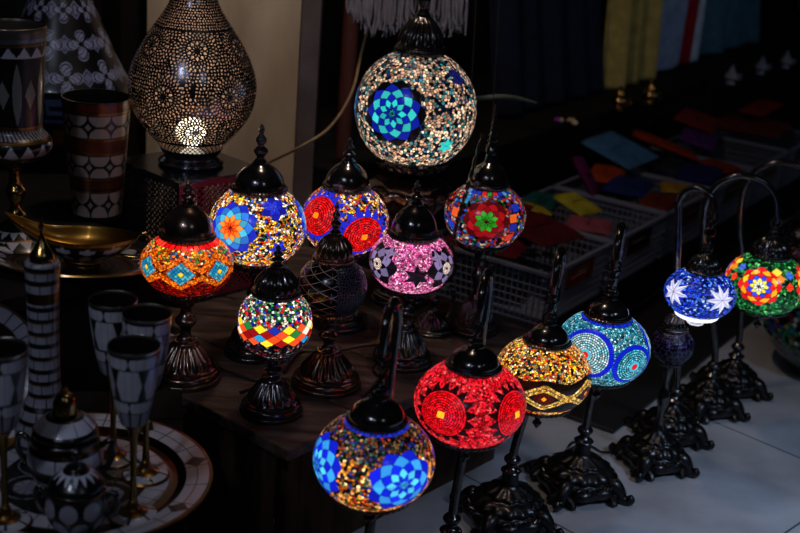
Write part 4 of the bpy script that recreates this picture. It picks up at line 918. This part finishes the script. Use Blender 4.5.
# thin dark wires hanging at the right of the big globe
for k, (x, dd, lab) in enumerate(((473, 2.7, 'thin dark wire hanging close to the right of the big globe'), (496, 2.85, 'thin dark wire hanging behind the tall spire of the patchwork lamp'))):
    tag(MB().tube([at_d(x + 4, -20, dd), at_d(x + 1, 40, dd), at_d(x - 2, 90, dd), at_d(x - 5, 130, dd + .02)], .0016, 6).build('hanging_wire', M['cord']), lab, 'wire')

# ------------------------------------------------------------------ plinth, baskets and pouches on the right
PZ = .115
def rowbox(name, a0, a1, b0, b1, z0, z1, mat, label, cat):
    p = rowpt((a0 + a1) / 2, (b0 + b1) / 2); o = MB().box((0, 0, 0), (a1 - a0, b1 - b0, z1 - z0)).build(name, mat, None, False, None, loc=(p[0], p[1], (z0 + z1) / 2)); o.rotation_euler = (0, 0, rzr); bevel(o, .004); return tag(o, label, cat)
rowbox('plinth', -.12, 4.2, .02, .40, 0, PZ - .001, M['dark'], 'low dark plinth under the row of plastic baskets', 'plinth')
SHZ = .40
rowbox('floor_shade_sheet', -.16, 4.2, -.27, .012, 0, .010, M['cord'], 'black sheet added to darken the floor between the basket plinth and the lamp bases', 'mat')  # thin black sheet added to darken the floor behind the lamp bases
rowbox('step_shelf', -.10, 4.6, .41, .98, 0, SHZ, M['dark'], 'dark raised shelf behind the baskets carrying cloths and ornaments', 'shelf')

BD = .35
def basket_proto():
    L, D, H = BL - .012, BD, bz_r - PZ; r = thing('basket', '', 'basket', (0, 0, 0), 0, 'plastic baskets of pouches in a row'); m = MB(); t = .0022; tp_ = .93
    def wall(p0, p1, n, open_=None):
        p0, p1 = np.array(p0), np.array(p1); c = np.array([L / 2, D / 2])
        lo = lambda p: c + (p - c) * tp_
        for k in range(n + 1):
            a = p0 + (p1 - p0) * k / n; b = lo(a)
            if open_ and .36 < k / n < .64: m.tube([(b[0], b[1], 0), (b[0] + (a[0] - b[0]) * .5, b[1] + (a[1] - b[1]) * .5, H * .5)], t, 5, 1)
            else: m.tube([(b[0], b[1], 0), (a[0], a[1], H)], t, 5, 1)
        for j in range(7):
            z = H * (j + .3) / 7.2; f = z / H; a = lo(p0) + (p0 - lo(p0)) * f; b = lo(p1) + (p1 - lo(p1)) * f; m.tube([(a[0], a[1], z), (b[0], b[1], z)], t * .9, 5, 1)
    wall((0, 0), (L, 0), 22, True); wall((L, 0), (L, D), 22); wall((L, D), (0, D), 22); wall((0, D), (0, 0), 22)
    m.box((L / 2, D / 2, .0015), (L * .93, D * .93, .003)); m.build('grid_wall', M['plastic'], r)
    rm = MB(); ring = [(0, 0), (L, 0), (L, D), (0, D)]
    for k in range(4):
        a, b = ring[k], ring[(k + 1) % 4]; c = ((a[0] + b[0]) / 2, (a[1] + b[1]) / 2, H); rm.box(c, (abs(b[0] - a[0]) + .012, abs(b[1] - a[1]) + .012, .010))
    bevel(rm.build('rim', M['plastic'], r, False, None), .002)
    return r, L, H
bk, bL, bH = basket_proto()
blabels = ['plastic basket with dark red wallets and an orange handle, nearest of the row', 'plastic basket with two yellow pouches, second of the row from the front', 'plastic basket with navy and orange pouches, third of the row from the front', 'plastic basket with a light blue pouch on top, fourth of the row from the front', 'plastic basket with a purple pouch, second from the far end of the row', 'plastic basket at the far end of the row of baskets']
hcol = [(125, 48, 20), (60, 12, 20), (130, 46, 20), (34, 105, 26), (34, 105, 26), (34, 42, 105)]
bks = []
for k in range(6):
    p = rowpt(k * BL, 0); loc = (p[0], p[1], PZ)
    if k == 0: r = bk; r.location = loc; r.rotation_euler = (0, 0, rzr); r['label'] = blabels[0]
    else: r = dup(bk, loc, rzr, blabels[k])
    bks.append(r)
    o = MB().box((bL / 2, -.004 + .010, bH * .60), (bL * .40, .012, .016)).box((bL * .32, .006, bH * .72), (.016, .012, .036)).box((bL * .68, .006, bH * .72), (.016, .012, .036)).box((bL / 2, .003, bH * .86), (bL * .40, .012, .014)).build('handle', simple('handle_plastic', hcol[k], .4), r, False, None)
    o['label'] = ('orange', 'dark red', 'orange', 'green', 'green', 'blue')[k] + ' plastic handle'

def pillow(w, d, h, p=3.0, n=18, bump=.0):
    u = np.linspace(-1, 1, n); U, V_ = np.meshgrid(u, u, indexing='ij'); e = (1 - np.abs(U) ** p) * (1 - np.abs(V_) ** p)
    z = h / 2 * np.clip(e, 0, 1) ** .5 + bump * h * np.sin(U * 3.1 + .5) * np.cos(V_ * 2.3) * e
    top = np.stack([U * w / 2, V_ * d / 2, z], -1).reshape(-1, 3); bot = np.stack([U * w / 2, V_ * d / 2, -z], -1).reshape(-1, 3); Q = grid_quads(n, n, False)
    return np.concatenate([top, bot]), np.concatenate([Q, Q[:, ::-1] + n * n])
pmats = {}
def pouch(label, a, b, z, w, d, h, rgb, rz=0.0, tilt=(0, 0)):
    key = tuple(rgb); pmats.setdefault(key, simple('pouch_fabric', tuple(v * .74 for v in rgb), .85)); p = rowpt(a, b)
    r = thing('pouch', label, 'pouch', (p[0], p[1], z), 0, 'cloth pouches in the plastic baskets'); r.rotation_euler = (tilt[0], tilt[1], rzr + rz)
    MB().add(pillow(w, d, h, 4, 18, .08)).build('pouch_body', pmats[key], r)
    n = 12; u = np.linspace(-1, 1, n); v = np.linspace(0, 1, n); U, V_ = np.meshgrid(u, v, indexing='ij')
    zz = h / 2 * (np.clip((1 - np.abs(U) ** 4 * .98) * (1 - (.05 + .9 * np.abs(1 - V_)) ** 4), 0, 1)) ** .5 + .0035
    P = np.stack([U * w * .485 * (1 - .35 * V_), d / 2 * (1 - V_ * .95) - .002, zz], -1); P2 = P - np.array([0, 0, .0022])
    Q = grid_quads(n, n, False)[:, ::-1]; rim = []
    o = link('flap', fast_mesh('flap', P.reshape(-1, 3), Q), pmats[key], r); sm = o.modifiers.new('solid', 'SOLIDIFY'); sm.thickness = .002
    return r
zr = bz_r
DR, YE, PK, NV, OR, LB, MG, TE, VI = (110, 14, 34), (200, 175, 40), (170, 80, 100), (24, 40, 110), (175, 62, 16), (70, 125, 175), (110, 20, 90), (20, 90, 90), (90, 40, 120)
c = BL
pouch('dark red wallet pouch on the left of the nearest basket', .09, .22, zr + .004, .15, .19, .030, DR, .2)
pouch('dark red wallet pouch leaning at the front of the nearest basket', .20, .13, zr + .034, .16, .15, .024, (90, 12, 26), -.25, (.12, 0))
pouch('dark red wallet pouch lying on top at the back of the nearest basket', .19, .25, zr + .058, .17, .15, .024, (120, 20, 36), .35)
pouch('yellow pouch on the left of the second basket', c + .06, .27, zr + .012, .075, .10, .020, YE, .7, (.2, .1))
pouch('yellow pouch near the front corner of the second basket', c + .19, .20, zr + .014, .09, .11, .020, (190, 180, 50), -.3, (.2, 0))
pouch('pale pink pouch at the front of the second basket', c + .08, .11, zr + .000, .11, .12, .022, PK, .3)
pouch('dark teal pouch at the back of the second basket', c + .20, .31, zr - .004, .13, .10, .024, TE, .1)
pouch('magenta pouch standing up at the back of the third basket', 2 * c + .03, .27, zr + .040, .10, .13, .024, MG, .2, (.9, .2))
pouch('navy blue pouch across the middle of the third basket', 2 * c + .13, .18, zr + .012, .18, .12, .028, NV, .2)
pouch('orange pouch at the back of the third basket', 2 * c + .19, .28, zr + .016, .19, .10, .024, OR, .3)
pouch('small yellow pouch at the front corner of the third basket', 2 * c + .24, .08, zr + .006, .09, .09, .022, (170, 130, 30), .5)
pouch('red brown pouch at the front of the third basket', 2 * c + .10, .07, zr - .004, .15, .09, .026, (110, 36, 20), .1)
pouch('large light blue pouch lying on top of the fourth basket', 3 * c - .01, .31, zr + .06, .19, .18, .022, LB, -.1, (.25, -.05))
pouch('large orange pouch sloping on the fourth basket', 3 * c + .20, .25, zr + .05, .22, .22, .026, (165, 50, 16), .4, (.25, .15))
pouch('deep blue pouch at the front of the fourth basket', 3 * c + .10, .09, zr + .012, .20, .12, .030, (16, 30, 95), .2)
pouch('dark orange pouch at the front corner of the fourth basket', 3 * c + .26, .09, zr + .004, .10, .12, .026, (140, 40, 14), -.2)
pouch('purple pouch on the left of the fifth basket', 4 * c + .06, .22, zr + .045, .20, .12, .022, VI, .3, (.2, 0))
pouch('rust red pouch at the back of the fifth basket', 4 * c + .20, .28, zr + .075, .22, .14, .026, (130, 32, 22), .2, (.2, 0))
pouch('wide brown red pouch filling the far end basket', 5 * c + .15, .19, zr + .03, .28, .24, .03, (105, 34, 22), .1)
sp2 = on_z(762, 108, .325); pouch('long scarlet pouch on the pile of the far baskets', (sp2[:2] - C1[:2]) @ nrow, (sp2[:2] - C1[:2]) @ mrow, .325, .30, .09, .022, (140, 22, 20), .05)

# cloths hanging above the shelf
cl0 = rowpt(0, .80); ncl = np.array([mrow[0], mrow[1], 0])
def cloth(name, label, x0, x1, ybot, mat, off=.0, folds=4, amp=.012, skew=0.0, cat='cloth', slots=None, mats=None):
    P0 = np.array([*rowpt(0, .55 + off), 0]); a = on_plane(x0, ybot, P0, ncl); b = on_plane(x1, ybot - (x1 - x0) * .25, P0, ncl); a2 = on_plane(x0 + skew, -40, P0, ncl); b2 = on_plane(x1 + skew * .8, -40, P0, ncl)
    a[2] = b[2] = min(a[2], b[2]); a[2] = b[2] = max(a[2], SHZ + .004); nu, nv = 60, 24; u = np.linspace(0, 1, nu); v = np.linspace(0, 1, nv); U, V_ = np.meshgrid(u, v, indexing='ij')
    P = (a * (1 - U[..., None]) + b * U[..., None]) * (1 - V_[..., None]) + (a2 * (1 - U[..., None]) + b2 * U[..., None]) * V_[..., None]
    P = P + (amp * np.sin(U * folds * 2 * PI + V_ * 1.2) + amp * .5 * np.sin(U * folds * 4.1 + 1))[..., None] * ncl
    ms = None
    if slots: ms = np.array([slots(uc) for uc in (u[:-1] + u[1:]) / 2 for _ in range(nv - 1)])
    o = link(name, fast_mesh(name, P.reshape(-1, 3), grid_quads(nu, nv, False), slots=ms), mats or mat); sm = o.modifiers.new('solid', 'SOLIDIFY'); sm.thickness = .004
    return tag(o, label, cat)
cloth('hanging_cloth', 'dark navy cloth hanging behind the right of the big globe', 496, 604, 128, simple('navy_cloth', (34, 40, 62), .9), .0, 5, .014)
cloth('hanging_cloth', 'khaki cloth hanging above the brass ornaments', 604, 654, 92, simple('khaki_cloth', (190, 168, 98), .9), -.01, 3, .018, 16)
cloth('hanging_cloth', 'pale blue cloth with a red and white striped edge', 648, 696, 84, None, .03, 2, .006, 22, 'cloth', lambda u: 0 if u < .60 else (1 if u < .82 else 2), [simple('pale_blue_cloth', (150, 168, 205), .9), simple('red_stripe', (150, 24, 40), .9), simple('white_stripe', (200, 215, 235), .9)])
cloth('hanging_cloth', 'teal blue cloth hanging beside the striped edge at the right', 698, 756, 78, simple('teal_cloth', (70, 110, 135), .9), .05, 3, .014, 10)

# small ornaments on the shelf
def ornament(px, py, label, s=1.0, rgb=None):
    p = on_z(px, py, SHZ + .001); r = thing('ornament', label, 'ornament', (p[0], p[1], SHZ + .001), 0, 'small ornaments on the raised shelf'); mt = M['brass'] if rgb is None else simple('ornament_glaze', rgb, .3)
    b = cr([(.018, 0), (.020, .004), (.012, .010), (.022, .020), (.026, .030), (.020, .042), (.012, .048), (.016, .052)], 5) * s
    MB().lathe(np.concatenate([[(0, 0)], b, [(0, .052 * s)]]), 40).build('body', mt, r)
    MB().lathe(np.concatenate([[(0, .052 * s)], cr([(.015, .052), (.010, .062), (.004, .066), (.006, .072), (.0003, .078)], 4) * s]), 28).build('lid', mt, r)
    MB().tube(np.array([(.022, 0, .036), (.036, 0, .040), (.038, 0, .026), (.025, 0, .020)]) * s, .0025 * s, 8).build('handle', mt, r); return r
ornament(618, 110, 'small brass ornament left of a matching one below the khaki cloth', 1.0)
ornament(649, 104, 'small brass ornament right of a matching one below the khaki cloth', 1.0)
ornament(730, 84, 'pale ornament at the left of three on the far shelf', .9, (150, 150, 165))
ornament(760, 74, 'pale ornament in the middle of three on the far shelf', .9, (135, 140, 160))
ornament(785, 68, 'pale ornament at the right of three on the far shelf', .9, (150, 150, 165))
bd = on_z(565, 124, SHZ); r = thing('bead_cluster', 'small heap of pale and purple trinket beads at the shelf edge', 'beads', (bd[0], bd[1], SHZ))
for k in range(9):
    o = MB().lathe(cr([(.0004, 0), (.008, .004), (.009, .010), (.0004, .017)], 5), 16, (), (random.uniform(-.03, .03), random.uniform(-.02, .02), .0008)).build('bead', simple('bead_glaze', random.choice([(190, 180, 160), (150, 60, 170), (180, 160, 120)]), .3), r)
tag(MB().tube([at_d(462, 99, 2.92), at_d(495, 97, 3.0), at_d(515, 98, 3.1), at_d(536, 103, 3.2)], [.004, .006, .006, .003], 8).build('pale_rod', simple('pale_rod_paint', (120, 130, 120), .5)), 'pale slanting rod behind the spire of the patchwork lamp', 'rod')

# dark multicolour mosaic bowl at the right
bw = on_z(828, 372, .0); BR = .17
def bowl_pat(TH, S, Z, R, L):
    g = Surf(); g.th = TH; g.s = S; g.r = R; g.s1 = S[0]; g.r1 = R[0]; F1, F2, ra = voro(g, .014, 77)
    C = np.zeros(TH.shape + (4,)); C[..., :3] = pick(ra[..., 0], [((120, 40, 60), 2), ((40, 120, 130), 2), ((60, 80, 170), 2), ((40, 130, 80), 2), ((160, 130, 70), 1), ((190, 190, 180), .8), (K_, 5)]); C[(F2 - F1) < .002] = cK; return C
bo_ = thing('mosaic_bowl', 'wide dark bowl of multicoloured mosaic pieces behind the right floor lamps', 'bowl', (bw[0], bw[1], 0))
painted('bowl_body', [(0, 0), (BR * .5, 0), (BR * .56, .012), (BR * .82, .05), (BR * 1.0, .095), (BR * 1.02, .10), (BR * .97, .10), (BR * .78, .06), (BR * .5, .022), (0, .018)], bowl_pat, bo_, 300, 180, 4)

# floor cables
def qf(px, py, zz=.004): p = on_z(px, py, zz); return (p[0], p[1], p[2])
cable('black cable looping up from the floor between the yellow and turquoise lamps', [qf(548, 498), qf(556, 480), qf(566, 452, .03), qf(574, 442, .05), qf(590, 446, .05), qf(601, 452, .02), qf(612, 452)], .003)
cable('black cable lying on the floor tiles behind the yellow lamp', [qf(470, 510), qf(500, 478), qf(530, 462), qf(560, 455), qf(585, 440)], .003)

# ------------------------------------------------------------------ light and camera
def area(name, loc, tgt, size, energy, color, sy=None, spread=180):
    l = bpy.data.lights.new(name, 'AREA'); l.energy = energy; l.color = color; l.size = size; l.spread = math.radians(spread)
    if sy: l.shape = 'RECTANGLE'; l.size_y = sy
    o = bpy.data.objects.new(name, l); COL.objects.link(o); o.location = loc; o.rotation_euler = (Vector(tgt) - Vector(loc)).to_track_quat('-Z', 'Y').to_euler(); return o
area('daylight_street', (1.6, .8, 1.9), (1.18, 1.62, .0), .4, 5.6, (.52, .70, 1.0), .3, 54)
area('left_fill', (-1.0, -.1, 2.3), (-.50, 1.75, .40), .2, 1.05, (.70, .79, 1.0), .3, 62)  # unseen fill added to brighten the inlaid goods on the left
area('daylight_front', (-.5, -.7, 2.5), (.1, 2.2, .4), .13, 1.1, (.66, .78, 1.0), .3)
area('daylight_right', (1.1, -.3, 2.3), (.2, 2.2, .4), .15, 1.4, (.72, .82, 1.0), .4)
area('cloth_fill', (3.4, 2.6, 2.0), (1.3, 4.6, .9), .5, .75, (.72, .84, 1.0), .5, 60)  # added fill out of view so the hanging cloths show
area('warm_wall_fill', (-.15, 2.25, 2.35), (-.36, 2.95, .90), .15, 4.2, (1, .78, .60), None, 100)  # unseen warm fill added to brighten the cream door panel

w = bpy.data.worlds.new('world'); bpy.context.scene.world = w; w.use_nodes = True
bg = w.node_tree.nodes['Background']; bg.inputs[0].default_value = (.35, .48, .85, 1); bg.inputs[1].default_value = .004

cd = bpy.data.cameras.new('camera'); cam = bpy.data.objects.new('camera', cd); COL.objects.link(cam)
cd.sensor_width = 36; cd.lens = F / 800 * 36; cd.clip_start = .05
Rm = Matrix((CR, CU, -_f)).transposed(); cam.matrix_world = Matrix.Translation(CAM) @ Rm.to_4x4()
cd.dof.use_dof = True; cd.dof.focus_distance = 2.12; cd.dof.aperture_fstop = 4.0
sc = bpy.context.scene; sc.camera = cam
sc.view_settings.view_transform = 'Standard'; sc.view_settings.look = 'None'; sc.view_settings.exposure = 0; sc.view_settings.gamma = 1; sc.view_settings.use_curve_mapping = False
sc.cycles.use_denoising = True; sc.cycles.max_bounces = 6
